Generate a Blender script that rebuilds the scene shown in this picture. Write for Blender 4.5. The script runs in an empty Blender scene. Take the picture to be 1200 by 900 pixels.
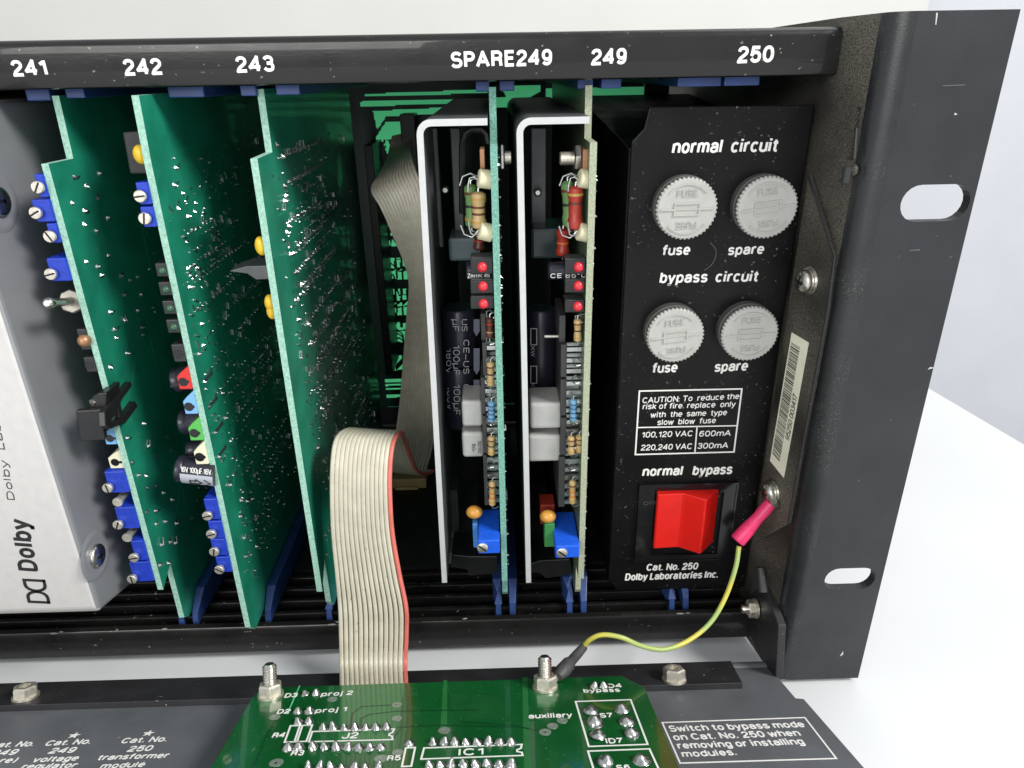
import bpy, math, random
from math import sin, cos, pi, radians, sqrt, atan2
from mathutils import Vector, Matrix, Euler
random.seed(7)
scene = bpy.context.scene
COL = scene.collection
S = 0.001                      # all numbers below are millimetres

# ------------------------------------------------------------------ camera
CP = Vector((-103.85, -154.92, 167.67)); CR = Euler((1.15314894, 0.0161822341, -0.0239601144), 'XYZ')
FPX = 832.0
cam = bpy.data.objects.new('camera', bpy.data.cameras.new('camera'))
COL.objects.link(cam); scene.camera = cam
cam.location = CP * S; cam.rotation_euler = CR
cam.data.sensor_width = 36; cam.data.lens = FPX / 1200 * 36
cam.data.clip_start = 0.005; cam.data.clip_end = 50
# ------------------------------------------------------------------ world and lamps
w = bpy.data.worlds.new('World'); scene.world = w; w.use_nodes = True
bgn = w.node_tree.nodes['Background']; bgn.inputs[0].default_value = (0.92, 0.96, 1.0, 1); bgn.inputs[1].default_value = 0.74
def lamp(name, loc, target, size, sizey, power, col):
    l = bpy.data.lights.new(name, 'AREA'); l.shape = 'RECTANGLE'; l.size = size; l.size_y = sizey; l.energy = power; l.color = col
    o = bpy.data.objects.new(name, l); COL.objects.link(o); o.location = loc
    o.rotation_euler = (Vector(target) - Vector(loc)).to_track_quat('-Z', 'Y').to_euler(); return o
lamp('ceiling_light', (0.80, -0.52, 0.98), (-0.12, 0.02, 0.08), 0.42, 0.28, 21, (1.0, 0.985, 0.95))
lamp('front_fill_light', (-0.55, -1.15, 0.52), (-0.10, 0.10, 0.08), 0.7, 0.5, 8, (1.0, 0.985, 0.96))  # added fill from the front left to brighten the deep card bay
lamp('ceiling_light', (0.55, 0.35, 1.5), (0.0, 0.2, 0.0), 0.9, 0.6, 3, (0.95, 0.98, 1.0))
scene.view_settings.view_transform = 'Standard'; scene.view_settings.look = 'None'
scene.view_settings.exposure = 0.0; scene.view_settings.gamma = 1.0
scene.render.resolution_x = 1024; scene.render.resolution_y = 768

# ------------------------------------------------------------------ sight lines: photo pixel -> point on a plane
RM = CR.to_matrix()
def ray(u, v): return RM @ Vector(((u - 600) / FPX, -(v - 450) / FPX, -1.0))
def PP(u, v, o, n):
    d = ray(u, v); return CP + d * ((Vector(o) - CP).dot(n) / d.dot(n))
def PY(u, v, y): return PP(u, v, (0, y, 0), Vector((0, 1, 0)))
def PX(u, v, x): return PP(u, v, (x, 0, 0), Vector((1, 0, 0)))
def PZ(u, v, z): return PP(u, v, (0, 0, z), Vector((0, 0, 1)))
AL = radians(21.4)
CN = Vector((0, sin(AL), cos(AL))); CD = Vector((0, -cos(AL), sin(AL))); CO = Vector((0, -1, 6))   # fold-down cover plane
def PC(u, v, h=0): return PP(u, v, CO + CN * h, CN)
def C3(x, d, h): return Vector((x, 0, 0)) + CO + CD * d + CN * h
def onC(p):
    r = p - CO; return (p.x, r.dot(CD), r.dot(CN))

# ------------------------------------------------------------------ materials
def lin(c):
    c = c / 255.0; return c / 12.92 if c <= 0.04045 else ((c + 0.055) / 1.055) ** 2.4
def rgb(r, g, b): return (lin(r), lin(g), lin(b), 1)
MATS = {}
def mat(name, base, rough=0.5, metal=0.0, var=0.0, vscale=300, bump=0.0, bscale=1500, specks=None, speck_col=(0.55, 0.52, 0.45, 1), speck_scale=900,
        spec=0.5, coat=0.0, streak=None, trans=0.0, sss=0, rvar=0.0):
    if name in MATS: return MATS[name]
    m = bpy.data.materials.new(name); m.use_nodes = True; nt = m.node_tree; N = nt.nodes; L = nt.links
    b = N['Principled BSDF']; b.inputs['Roughness'].default_value = rough; b.inputs['Metallic'].default_value = metal
    b.inputs['Specular IOR Level'].default_value = spec; b.inputs['Coat Weight'].default_value = coat
    if trans: b.inputs['Transmission Weight'].default_value = trans
    tc = N.new('ShaderNodeTexCoord'); geo = tc.outputs['Object']
    def noise(scale, detail=4, stretch=None):
        n = N.new('ShaderNodeTexNoise'); n.inputs['Scale'].default_value = scale; n.inputs['Detail'].default_value = detail
        if stretch:
            mp = N.new('ShaderNodeMapping'); mp.inputs['Scale'].default_value = stretch; L.new(geo, mp.inputs[0]); L.new(mp.outputs[0], n.inputs['Vector'])
        else: L.new(geo, n.inputs['Vector'])
        return n.outputs['Fac']
    col = N.new('ShaderNodeRGB'); col.outputs[0].default_value = base; cur = col.outputs[0]
    if var:
        hs = N.new('ShaderNodeMapRange'); hs.inputs[1].default_value = 0.3; hs.inputs[2].default_value = 0.7
        hs.inputs[3].default_value = 1 - var; hs.inputs[4].default_value = 1 + var; L.new(noise(vscale, 5, streak), hs.inputs[0])
        mx = N.new('ShaderNodeVectorMath'); mx.operation = 'SCALE'; L.new(cur, mx.inputs[0]); L.new(hs.outputs[0], mx.inputs['Scale']); cur = mx.outputs[0]
    if specks:
        def speck(cur, scale, lo, hi, amount, big):
            a = N.new('ShaderNodeMapRange'); a.inputs[1].default_value = lo; a.inputs[2].default_value = hi; L.new(noise(scale, 2), a.inputs[0])
            c = N.new('ShaderNodeMapRange'); c.inputs[1].default_value = 0.5 - 0.12; c.inputs[2].default_value = 0.62; L.new(noise(big, 3), c.inputs[0])
            mu = N.new('ShaderNodeMath'); mu.operation = 'MULTIPLY'; L.new(a.outputs[0], mu.inputs[0]); L.new(c.outputs[0], mu.inputs[1])
            m2 = N.new('ShaderNodeMath'); m2.operation = 'MULTIPLY'; L.new(mu.outputs[0], m2.inputs[0]); m2.inputs[1].default_value = amount
            mi = N.new('ShaderNodeMixRGB'); L.new(m2.outputs[0], mi.inputs[0]); L.new(cur, mi.inputs[1]); mi.inputs[2].default_value = speck_col
            return mi.outputs[0]
        for sp in specks: cur = speck(cur, *sp)
    L.new(cur, b.inputs['Base Color'])
    if rvar:
        rr = N.new('ShaderNodeMapRange'); rr.inputs[1].default_value = 0.3; rr.inputs[2].default_value = 0.7
        rr.inputs[3].default_value = max(0.05, rough - rvar); rr.inputs[4].default_value = min(1, rough + rvar); L.new(noise(120, 5), rr.inputs[0]); L.new(rr.outputs[0], b.inputs['Roughness'])
    if bump:
        bp = N.new('ShaderNodeBump'); bp.inputs['Strength'].default_value = bump; bp.inputs['Distance'].default_value = 0.0003
        L.new(noise(bscale, 4, streak), bp.inputs['Height']); L.new(bp.outputs[0], b.inputs['Normal'])
    MATS[name] = m; return m
DUSTY = [(1400, 0.66, 0.74, 0.55, 60)]
BLACK = mat('black_paint', (0.016, 0.016, 0.018, 1), 0.5, var=0.25, vscale=60, bump=0.12, bscale=2500, specks=[(900, 0.72, 0.78, 0.6, 40)], rvar=0.1)
BAR = mat('black_bar_paint', (0.010, 0.0095, 0.0092, 1), 0.32, coat=.35, spec=.28, var=0.2, vscale=200, bump=0.1, bscale=2500, specks=[(800, 0.71, 0.76, 0.6, 50)], streak=(0.15, 1, 1), rvar=0.1)
EAR = mat('ear_paint', (0.024, 0.025, 0.028, 1), 0.48, spec=.35, var=0.18, vscale=45, bump=0.12, bscale=2200, specks=[(700, 0.73, 0.78, 0.5, 45)], rvar=0.08)
BEND = mat('rubbed_bend_paint', (0.012, 0.013, 0.015, 1), 0.34, spec=.6, var=0.3, vscale=150, bump=0.12, bscale=2600, specks=[(3000, 0.60, 0.70, 0.35, 60)], speck_col=(0.3, 0.28, 0.24, 1))
DUST = mat('dusty_black_metal', (0.009, 0.0085, 0.008, 1), 0.6, spec=.4, var=0.3, vscale=120, bump=0.5, bscale=2600,
           specks=[(4200, 0.34, 0.72, 0.42, 24), (3000, 0.62, 0.68, 0.45, 45)], speck_col=(0.46, 0.42, 0.33, 1))
INNER = mat('inner_black_metal', (0.010, 0.010, 0.011, 1), 0.55, var=0.3, vscale=100, bump=0.1)
FACE = mat('module_black_face', (0.0045, 0.0042, 0.0045, 1), 0.38, spec=0.22, var=0.3, vscale=90, bump=0.08, specks=[(1200, 0.68, 0.76, 0.4, 60)], rvar=0.08)
COVER = mat('cover_grey_paint', (0.105, 0.112, 0.122, 1), 0.5, var=0.14, vscale=60, bump=0.1, specks=[(700, 0.72, 0.77, 0.5, 45)], rvar=0.07)
SILVER = mat('silver_paint', (0.60, 0.585, 0.57, 1), 0.45, metal=0.15, var=0.05, vscale=300, bump=0.05, bscale=3000, specks=[(300, 0.55, 0.75, 0.25, 25)], speck_col=(0.45, 0.38, 0.25, 1))
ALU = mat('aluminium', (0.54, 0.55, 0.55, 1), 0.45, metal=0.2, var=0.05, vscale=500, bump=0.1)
ALUD = mat('dark_and_shaded_aluminium', (0.12, 0.125, 0.13, 1), 0.45, metal=0.5, var=0.15, vscale=200, bump=0.08)  # dark heat sink metal, and painted shade on the bracket sides
STEEL = mat('plated_steel', (0.62, 0.60, 0.55, 1), 0.28, metal=1, var=0.15, vscale=800, bump=0.15, bscale=2500)
NICK = mat('nickel', (0.72, 0.68, 0.58, 1), 0.42, metal=.85, var=0.15, vscale=900, bump=0.2, bscale=2500)
SOLD = mat('solder', (0.50, 0.52, 0.51, 1), 0.3, metal=1, bump=0.25, bscale=2500)
GREEN = mat('green_solder_mask', (0.012, 0.205, 0.125, 1), 0.32, var=0.25, vscale=90, bump=0.18, bscale=500, specks=[(900, 0.70, 0.76, 0.35, 50)], coat=0.2)
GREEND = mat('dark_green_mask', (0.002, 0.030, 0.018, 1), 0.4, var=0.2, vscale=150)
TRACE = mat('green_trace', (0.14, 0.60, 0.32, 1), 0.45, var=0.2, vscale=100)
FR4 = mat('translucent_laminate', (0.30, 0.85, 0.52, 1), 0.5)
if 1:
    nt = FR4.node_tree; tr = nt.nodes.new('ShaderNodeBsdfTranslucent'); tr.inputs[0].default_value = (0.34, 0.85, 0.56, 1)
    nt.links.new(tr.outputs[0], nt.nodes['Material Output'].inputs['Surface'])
EDGE = mat('board_edge', (0.30, 0.52, 0.42, 1), 0.75, var=0.22, vscale=1500, bump=0.5, bscale=2500)
EDGET = mat('teal_board_edge', (0.16, 0.37, 0.30, 1), 0.75, var=0.3, vscale=2200, bump=0.8, bscale=2500)
EDGEO = mat('olive_board_edge', (0.34, 0.37, 0.26, 1), 0.65, var=0.25, vscale=2000, bump=0.5, bscale=2500)
OLIVE = mat('olive_board', (0.12, 0.17, 0.10, 1), 0.35, var=0.2, vscale=300)
PCBG = mat('display_board_green', (0.004, 0.085, 0.018, 1), 0.22, var=0.22, vscale=60, bump=0.08, bscale=600, specks=[(1200, 0.70, 0.76, 0.4, 60)], coat=0.5)
PCBL = mat('display_board_green_light', (0.022, 0.15, 0.04, 1), 0.22, var=0.15, vscale=60, coat=0.5)
PCBT = mat('display_board_track', (0.003, 0.05, 0.014, 1), 0.22, coat=0.5)
VIA = mat('tinned_pad', (0.30, 0.36, 0.30, 1), 0.35, metal=0.5)
BLUE = mat('blue_plastic', (0.010, 0.040, 0.42, 1), 0.4, var=0.15, vscale=700, bump=0.1)
BLUEB = mat('bright_blue_plastic', (0.012, 0.10, 0.66, 1), 0.4, var=0.12, vscale=700, bump=0.15)
GUIDE = mat('guide_blue_plastic', (0.022, 0.055, 0.19, 1), 0.4, var=0.2, vscale=200)
WHITE = mat('white_ink', (0.82, 0.81, 0.78, 1), 0.6)
BLACKINK = mat('black_ink', (0.012, 0.012, 0.013, 1), 0.6)
CAPW = mat('fuse_cap_grey', (0.43, 0.425, 0.40, 1), 0.5, var=0.06, vscale=300, bump=0.06)
CAPD = mat('fuse_holder_grey', (0.085, 0.082, 0.076, 1), 0.6, var=0.15, vscale=300, bump=0.15)
RED = mat('red_plastic', (0.72, 0.010, 0.006, 1), 0.35, var=0.06, vscale=200, bump=0.04, coat=0.2)
BPLAS = mat('black_plastic', (0.012, 0.012, 0.013, 1), 0.35, var=0.2, vscale=400, bump=0.08)
BGLOSS = mat('gloss_black_plastic', (0.007, 0.007, 0.008, 1), 0.12, bump=0.02)
CREAM = mat('cream_plastic', (0.66, 0.62, 0.42, 1), 0.5, var=0.08, vscale=500)
RIB = mat('ribbon_cream', (0.52, 0.49, 0.39, 1), 0.5, var=0.1, vscale=200, bump=0.1, specks=[(900, 0.69, 0.75, 0.75, 80)], speck_col=(0.05, 0.035, 0.02, 1))
RIBR = mat('ribbon_red', (0.62, 0.15, 0.12, 1), 0.5, var=0.1, vscale=300, specks=[(900, 0.69, 0.75, 0.75, 80)], speck_col=(0.12, 0.02, 0.02, 1))
RIBF = mat('ribbon_cream_lightened', (0.60, 0.56, 0.46, 1), 0.45, var=0.1, vscale=300)  # same cream cable, colour lightened because little light reaches the far run
TAN = mat('tan_plastic', (0.42, 0.33, 0.14, 1), 0.5, var=0.15, vscale=200)
PINK = mat('pink_sleeve', (0.72, 0.03, 0.14, 1), 0.4, var=0.15, vscale=500, bump=0.25, bscale=600)
SHRINK = mat('grey_heat_shrink', (0.05, 0.05, 0.05, 1), 0.55, var=0.3, vscale=500, bump=0.4, bscale=900)
GREYC = mat('grey_film_plastic', (0.42, 0.42, 0.40, 1), 0.5, var=0.05, vscale=300, bump=0.05)
ICM = mat('ic_grey', (0.045, 0.045, 0.045, 1), 0.5, var=0.2, vscale=500, bump=0.1)
LABEL = mat('label_cream', (0.80, 0.78, 0.62, 1), 0.55, var=0.06, vscale=200)
RGREEN = mat('resistor_green', (0.14, 0.28, 0.09, 1), 0.45, var=0.1, vscale=500)
RTAN = mat('resistor_tan', (0.52, 0.36, 0.16, 1), 0.45, var=0.12, vscale=500)
RRED = mat('resistor_red', (0.38, 0.035, 0.02, 1), 0.4, var=0.15, vscale=500)
RBLUE = mat('resistor_blue', (0.16, 0.36, 0.52, 1), 0.4, var=0.1, vscale=500)
RBROWN = mat('resistor_brown', (0.08, 0.02, 0.012, 1), 0.4, var=0.1, vscale=500)
LEDR = mat('led_red', (0.62, 0.03, 0.045, 1), 0.3, var=0.15, vscale=600)
LEDG = mat('led_green_dark', (0.03, 0.09, 0.05, 1), 0.25)
YEL = mat('yellow_dip', (0.75, 0.47, 0.02, 1), 0.35, var=0.1, vscale=500)
AMB = mat('amber_tantalum', (0.62, 0.30, 0.05, 1), 0.3, var=0.12, vscale=400)
SLEEVE = mat('capacitor_sleeve', (0.018, 0.018, 0.030, 1), 0.3, bump=0.05)
SLEEVG = mat('capacitor_stripe', (0.42, 0.44, 0.50, 1), 0.35)
COPPER = mat('copper_tab', (0.42, 0.22, 0.12, 1), 0.45, metal=0.6, var=0.15, vscale=500)
TPR = mat('test_red', (0.62, 0.025, 0.02, 1), 0.4); TPB = mat('test_blue', (0.18, 0.42, 0.75, 1), 0.4)
TPG = mat('test_green', (0.09, 0.45, 0.08, 1), 0.4); TPW = mat('test_white', (0.72, 0.70, 0.52, 1), 0.4); TPK = mat('test_black', (0.02, 0.02, 0.022, 1), 0.35)
TABLE = mat('table_white', (0.60, 0.61, 0.62, 1), 0.55, var=0.03, vscale=12, bump=0.03, bscale=100)
PAPER = mat('paper_warm_white', (0.66, 0.65, 0.615, 1), 0.7, var=0.02, vscale=10)
WALLM = mat('wall_cool_white', (0.61, 0.625, 0.655, 1), 0.7, var=0.025, vscale=14)
SMOKE = mat('smoke_plastic', (0.03, 0.045, 0.05, 1), 0.25)
SLATE = mat('slate_box', (0.085, 0.12, 0.13, 1), 0.4, var=0.1, vscale=200)

# ------------------------------------------------------------------ mesh builder
class MB:
    def __init__(s): s.v = []; s.f = []; s.mi = []; s.m = 0
    def add(s, vs, fs):
        b = len(s.v); s.v += [Vector(q) for q in vs]; s.f += [tuple(b + i for i in f) for f in fs]; s.mi += [s.m] * len(fs); return s
    def box(s, x0, x1, y0, y1, z0, z1):
        if x0 > x1: x0, x1 = x1, x0
        if y0 > y1: y0, y1 = y1, y0
        if z0 > z1: z0, z1 = z1, z0
        return s.add([(x0, y0, z0), (x1, y0, z0), (x1, y1, z0), (x0, y1, z0), (x0, y0, z1), (x1, y0, z1), (x1, y1, z1), (x0, y1, z1)],
                     [(0, 3, 2, 1), (4, 5, 6, 7), (0, 1, 5, 4), (1, 2, 6, 5), (2, 3, 7, 6), (3, 0, 4, 7)])
    def prism(s, poly, off):            # poly: list of 3D points (planar), extruded by off
        off = Vector(off); n = len(poly); a = [Vector(q) for q in poly]
        nn = Vector((0, 0, 0))
        for i in range(n): nn += a[i].cross(a[(i + 1) % n])
        if nn.dot(off) < 0: a.reverse()
        b = [q + off for q in a]
        return s.add(a + b, [tuple(reversed(range(n))), tuple(range(n, 2 * n))] + [(i, (i + 1) % n, n + (i + 1) % n, n + i) for i in range(n)])
    def lathe(s, o, ax, prof, n=20, up=None):     # prof: (radius, t along axis)
        o = Vector(o); ax = Vector(ax).normalized(); u = ax.orthogonal().normalized() if up is None else Vector(up); w_ = ax.cross(u)
        vs = []; fs = []
        for r, t in prof:
            for k in range(n):
                a = 2 * pi * k / n; vs.append(o + ax * t + (u * cos(a) + w_ * sin(a)) * r)
        m = len(prof)
        for j in range(m - 1):
            for k in range(n): fs.append((j * n + k, j * n + (k + 1) % n, (j + 1) * n + (k + 1) % n, (j + 1) * n + k))
        fs.append(tuple(reversed(range(n)))); fs.append(tuple((m - 1) * n + k for k in range(n)))
        return s.add(vs, fs)
    def cyl(s, a, b, r, n=16, ch=0.0):
        a = Vector(a); b = Vector(b); L_ = (b - a).length
        pr = [(r, 0), (r, L_)] if not ch else [(r - ch, 0), (r, ch), (r, L_ - ch), (r - ch, L_)]
        return s.lathe(a, b - a, pr, n)
    def tube(s, pts, r, n=8):
        pts = [Vector(q) for q in pts]; rs = r if isinstance(r, (list, tuple)) else [r] * len(pts)
        vs = []; fs = []; u = None
        for i, q in enumerate(pts):
            t = (pts[min(i + 1, len(pts) - 1)] - pts[max(i - 1, 0)]).normalized()
            u = t.orthogonal().normalized() if u is None else (u - t * u.dot(t)).normalized()
            w_ = t.cross(u)
            for k in range(n):
                a = 2 * pi * k / n; vs.append(q + (u * cos(a) + w_ * sin(a)) * rs[i])
        for i in range(len(pts) - 1):
            for k in range(n): fs.append((i * n + k, i * n + (k + 1) % n, (i + 1) * n + (k + 1) % n, (i + 1) * n + k))
        fs.append(tuple(reversed(range(n)))); fs.append(tuple((len(pts) - 1) * n + k for k in range(n)))
        return s.add(vs, fs)
    def ball(s, c, r, n=12, sq=(1, 1, 1)):
        m = n // 2; vs = []; fs = []; c = Vector(c)
        for j in range(1, m):
            for k in range(n):
                a = pi * j / m; b_ = 2 * pi * k / n
                vs.append(c + Vector((r * sq[0] * sin(a) * cos(b_), r * sq[1] * sin(a) * sin(b_), r * sq[2] * cos(a))))
        vs += [c + Vector((0, 0, r * sq[2])), c - Vector((0, 0, r * sq[2]))]; T = len(vs) - 2
        for j in range(m - 2):
            for k in range(n): fs.append((j * n + k, (j + 1) * n + k, (j + 1) * n + (k + 1) % n, j * n + (k + 1) % n))
        for k in range(n):
            fs.append((T, k, (k + 1) % n)); fs.append((T + 1, (m - 2) * n + (k + 1) % n, (m - 2) * n + k))
        return s.add(vs, fs)
    def rot(s, c, R_):
        c = Vector(c); s.v = [c + R_ @ (q - c) for q in s.v]; return s

def catmull(P_, n=10):
    P_ = [Vector(q) for q in P_]; Q = [P_[0] * 2 - P_[1]] + P_ + [P_[-1] * 2 - P_[-2]]; out = []
    for i in range(1, len(Q) - 2):
        for k in range(n):
            t = k / n; a_, b_, c_, d_ = Q[i - 1], Q[i], Q[i + 1], Q[i + 2]
            out.append(.5 * ((2 * b_) + (c_ - a_) * t + (2 * a_ - 5 * b_ + 4 * c_ - d_) * t * t + (3 * b_ - a_ - 3 * c_ + d_) * t ** 3))
    out.append(P_[-1]); return out
WPOS = {}
def thing(name, label, cat, loc, group=None):
    o = bpy.data.objects.new(name, None); COL.objects.link(o); o.empty_display_size = 0.01
    o.location = Vector(loc) * S; WPOS[o] = Vector(loc); o['label'] = label; o['category'] = cat
    if group: o['group'] = group
    return o
def part(name, mb, m, parent=None, smooth=False, bevel=0.0, loc=None, label=None, kind=None, seg=2):
    base = WPOS[parent] if parent is not None else Vector((0, 0, 0))
    L0 = Vector(loc) if loc is not None else base
    me = bpy.data.meshes.new(name); me.from_pydata([(q - L0) * S for q in mb.v], [], mb.f)
    for mm in (m if isinstance(m, (list, tuple)) else [m]): me.materials.append(mm)
    me.polygons.foreach_set('material_index', mb.mi)
    if smooth: me.polygons.foreach_set('use_smooth', [True] * len(mb.f))
    me.update()
    o = bpy.data.objects.new(name, me); COL.objects.link(o); WPOS[o] = L0
    if parent is not None: o.parent = parent
    o.location = (L0 - base) * S
    if smooth:
        try: me.set_sharp_from_angle(angle=radians(40))
        except Exception: pass
    if bevel:
        b = o.modifiers.new('bevel', 'BEVEL'); b.width = bevel * S; b.segments = seg; b.limit_method = 'ANGLE'; b.angle_limit = radians(35)
    if label: o['label'] = label
    if kind: o['kind'] = kind
    return o
def tag(o, label=None, cat=None, group=None, kind=None):
    if label: o['label'] = label
    if cat: o['category'] = cat
    if group: o['group'] = group
    if kind: o['kind'] = kind
    return o
def copy_part(src, parent, loc):
    c = src.copy(); COL.objects.link(c); c.parent = parent; WPOS[c] = Vector(loc)
    c.location = (Vector(loc) - WPOS[parent]) * S; return c

# ------------------------------------------------------------------ lettering
def _e(cx, cy, rx, ry, a0, a1, n=None, p=0.88):
    n = n or max(3, int(abs(a1 - a0) / 24)); o = []
    for k in range(n + 1):
        a = radians(a0 + (a1 - a0) * k / n); c, q = cos(a), sin(a)
        o.append((cx + rx * (abs(c) ** p) * (1 if c >= 0 else -1), cy + ry * (abs(q) ** p) * (1 if q >= 0 else -1)))
    return o
def _font():
    G = {}; X = .73; B = lambda: [_e(.25, X / 2, .21, X / 2, 0, 360, 14)]
    G['a'] = (.46, [_e(.25, .51, .20, .22, 165, 0) + [(.45, .0)], [(.45, .42), (.28, .41)] + _e(.22, .2, .19, .2, 90, 270) + [(.33, .02), (.45, .14)]])
    G['b'] = (.46, [[(.04, 1), (.04, 0)]] + B()); G['d'] = (.46, [[(.46, 1), (.46, 0)]] + B()); G['p'] = (.46, [[(.04, X), (.04, -.3)]] + B())
    G['g'] = (.46, [[(.46, X), (.46, -.1)] + _e(.25, -.1, .21, .2, -15, -150)] + B()); G['o'] = (.46, B())
    G['c'] = (.44, [_e(.25, X / 2, .21, X / 2, 48, 312)]); G['e'] = (.46, [[(.05, .37), (.46, .37)] + _e(.25, X / 2, .21, X / 2, 5, 310)])
    G['f'] = (.30, [[(.32, 1), (.28, 1)] + _e(.28, .82, .14, .18, 105, 180) + [(.14, 0)], [(.0, .70), (.30, .70)]])
    G['h'] = (.46, [[(.04, 1), (.04, 0)], [(.05, .42)] + _e(.25, .48, .21, .25, 150, 0) + [(.46, 0)]]); G['i'] = (.08, [[(.04, X), (.04, 0)], [(.04, .93), (.04, 1.05)]])
    G['j'] = (.12, [[(.10, X), (.10, -.12)] + _e(0, -.12, .10, .17, -20, -90), [(.10, .93), (.10, 1.05)]]); G['l'] = (.08, [[(.04, 1), (.04, 0)]])
    G['k'] = (.42, [[(.04, 1), (.04, 0)], [(.40, X), (.06, .28)], [(.16, .40), (.42, 0)]])
    G['m'] = (.74, [[(.04, X), (.04, 0)], [(.05, .45)] + _e(.22, .50, .17, .23, 150, 0) + [(.39, 0)], [(.40, .45)] + _e(.57, .50, .17, .23, 150, 0) + [(.74, 0)]])
    G['n'] = (.46, [[(.04, X), (.04, 0)], [(.05, .42)] + _e(.25, .48, .21, .25, 150, 0) + [(.46, 0)]]); G['r'] = (.28, [[(.04, X), (.04, 0)], [(.05, .42)] + _e(.25, .48, .2, .25, 150, 80)])
    G['s'] = (.42, [_e(.22, .55, .18, .18, 25, 270)[:-1] + [(.22, .37)] + _e(.22, .185, .20, .185, 90, -150)[1:]])
    G['t'] = (.28, [[(.14, .93), (.14, .15)] + _e(.27, .15, .13, .15, 190, 280), [(.0, .70), (.28, .70)]]); G['u'] = (.46, [[(.04, X), (.04, .22)] + _e(.25, .22, .21, .22, 180, 340), [(.46, X), (.46, 0)]])
    G['v'] = (.44, [[(0, X), (.22, 0), (.44, X)]]); G['w'] = (.66, [[(0, X), (.17, 0), (.33, .66), (.49, 0), (.66, X)]]); G['x'] = (.42, [[(0, X), (.42, 0)], [(.42, X), (0, 0)]])
    G['y'] = (.44, [[(0, X), (.22, .04)], [(.44, X), (.20, -.12), (.12, -.28), (.02, -.28)]]); G['z'] = (.4, [[(0, X), (.4, X), (0, 0), (.4, 0)]])
    G['A'] = (.62, [[(0, 0), (.31, 1), (.62, 0)], [(.12, .32), (.50, .32)]]); G['B'] = (.52, [[(.04, 0), (.04, 1), (.28, 1)] + _e(.28, .77, .2, .23, 90, -90) + [(.06, .54)], [(.28, .54)] + _e(.30, .27, .22, .27, 90, -90) + [(.04, 0)]])
    G['C'] = (.58, [_e(.31, .5, .28, .5, 42, 318)]); G['D'] = (.56, [[(.04, 0), (.04, 1), (.26, 1)] + _e(.26, .5, .30, .5, 80, -80) + [(.26, 0), (.04, 0)]])
    G['E'] = (.46, [[(.46, 1), (.04, 1), (.04, 0), (.46, 0)], [(.05, .52), (.42, .52)]]); G['F'] = (.44, [[(.44, 1), (.04, 1), (.04, 0)], [(.05, .50), (.38, .50)]]); G['G'] = (.6, [_e(.31, .5, .28, .5, 42, 350) + [(.59, .45), (.34, .45)]])
    G['H'] = (.54, [[(.04, 1), (.04, 0)], [(.54, 1), (.54, 0)], [(.05, .52), (.53, .52)]]); G['I'] = (.08, [[(.04, 1), (.04, 0)]]); G['J'] = (.42, [[(.42, 1), (.42, .25)] + _e(.22, .25, .20, .25, 0, -175)])
    G['L'] = (.42, [[(.04, 1), (.04, 0), (.42, 0)]]); G['N'] = (.56, [[(.04, 0), (.04, 1), (.56, 0), (.56, 1)]]); G['O'] = (.62, [_e(.31, .5, .29, .5, 0, 360, 18)])
    G['P'] = (.5, [[(.04, 0), (.04, 1), (.28, 1)] + _e(.28, .74, .22, .26, 80, -80) + [(.28, .48), (.06, .48)]]); G['R'] = (.54, [[(.04, 0), (.04, 1), (.28, 1)] + _e(.28, .75, .22, .25, 80, -80) + [(.28, .50), (.06, .50)], [(.34, .48), (.47, .38), (.50, 0)]])
    G['S'] = (.52, [_e(.27, .75, .23, .25, 25, 270)[:-1] + [(.27, .52)] + _e(.27, .26, .25, .26, 90, -155)[1:]]); G['T'] = (.54, [[(0, 1), (.54, 1)], [(.27, 1), (.27, 0)]]); G['U'] = (.54, [[(.04, 1), (.04, .27)] + _e(.29, .27, .25, .27, 180, 360) + [(.54, 1)]])
    G['V'] = (.56, [[(0, 1), (.28, 0), (.56, 1)]]); G['W'] = (.8, [[(0, 1), (.2, 0), (.4, .95), (.6, 0), (.8, 1)]]); G['X'] = (.56, [[(0, 1), (.56, 0)], [(.56, 1), (0, 0)]]); G['Z'] = (.5, [[(0, 1), (.5, 1), (0, 0), (.5, 0)]])
    G['0'] = (.48, [_e(.25, .5, .23, .5, 0, 360, 16)]); G['1'] = (.30, [[(.04, .76), (.22, .90)], [(.26, 1), (.26, 0)]])
    G['2'] = (.48, [_e(.25, .74, .21, .26, 175, -25) + [(.34, .48), (.10, .22), (.03, 0), (.48, 0)]]); G['3'] = (.48, [_e(.25, .76, .20, .24, 160, -80) + [(.24, .53)] + _e(.25, .27, .22, .27, 80, -160)])
    G['4'] = (.52, [[(.40, 0), (.40, 1), (.0, .28), (.52, .28)]]); G['5'] = (.48, [[(.44, 1), (.10, 1), (.05, .50)] + _e(.25, .33, .22, .33, 125, -160)])
    G['6'] = (.48, [_e(.25, .32, .21, .32, 0, 360, 14), [(.045, .34)] + _e(.27, .62, .225, .38, 180, 40)]); G['7'] = (.46, [[(.0, 1), (.46, 1), (.28, .55), (.16, 0)]])
    G['8'] = (.48, [_e(.25, .76, .19, .24, 0, 360, 12), _e(.25, .27, .22, .27, 0, 360, 12)]); G['9'] = (.48, [_e(.25, .68, .21, .32, 0, 360, 14), [(.455, .66)] + _e(.23, .38, .225, .38, 0, -140)])
    G['.'] = (.08, [[(.04, 0), (.04, .06)]]); G[','] = (.08, [[(.05, .08), (.05, 0), (.0, -.14)]]); G[':'] = (.08, [[(.04, 0), (.04, .06)], [(.04, .55), (.04, .61)]])
    G['-'] = (.26, [[(0, .36), (.26, .36)]]); G['–'] = (.5, [[(0, .4), (.5, .4)]]); G['°'] = (.24, [_e(.12, .85, .12, .14, 0, 360, 8)])
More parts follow.
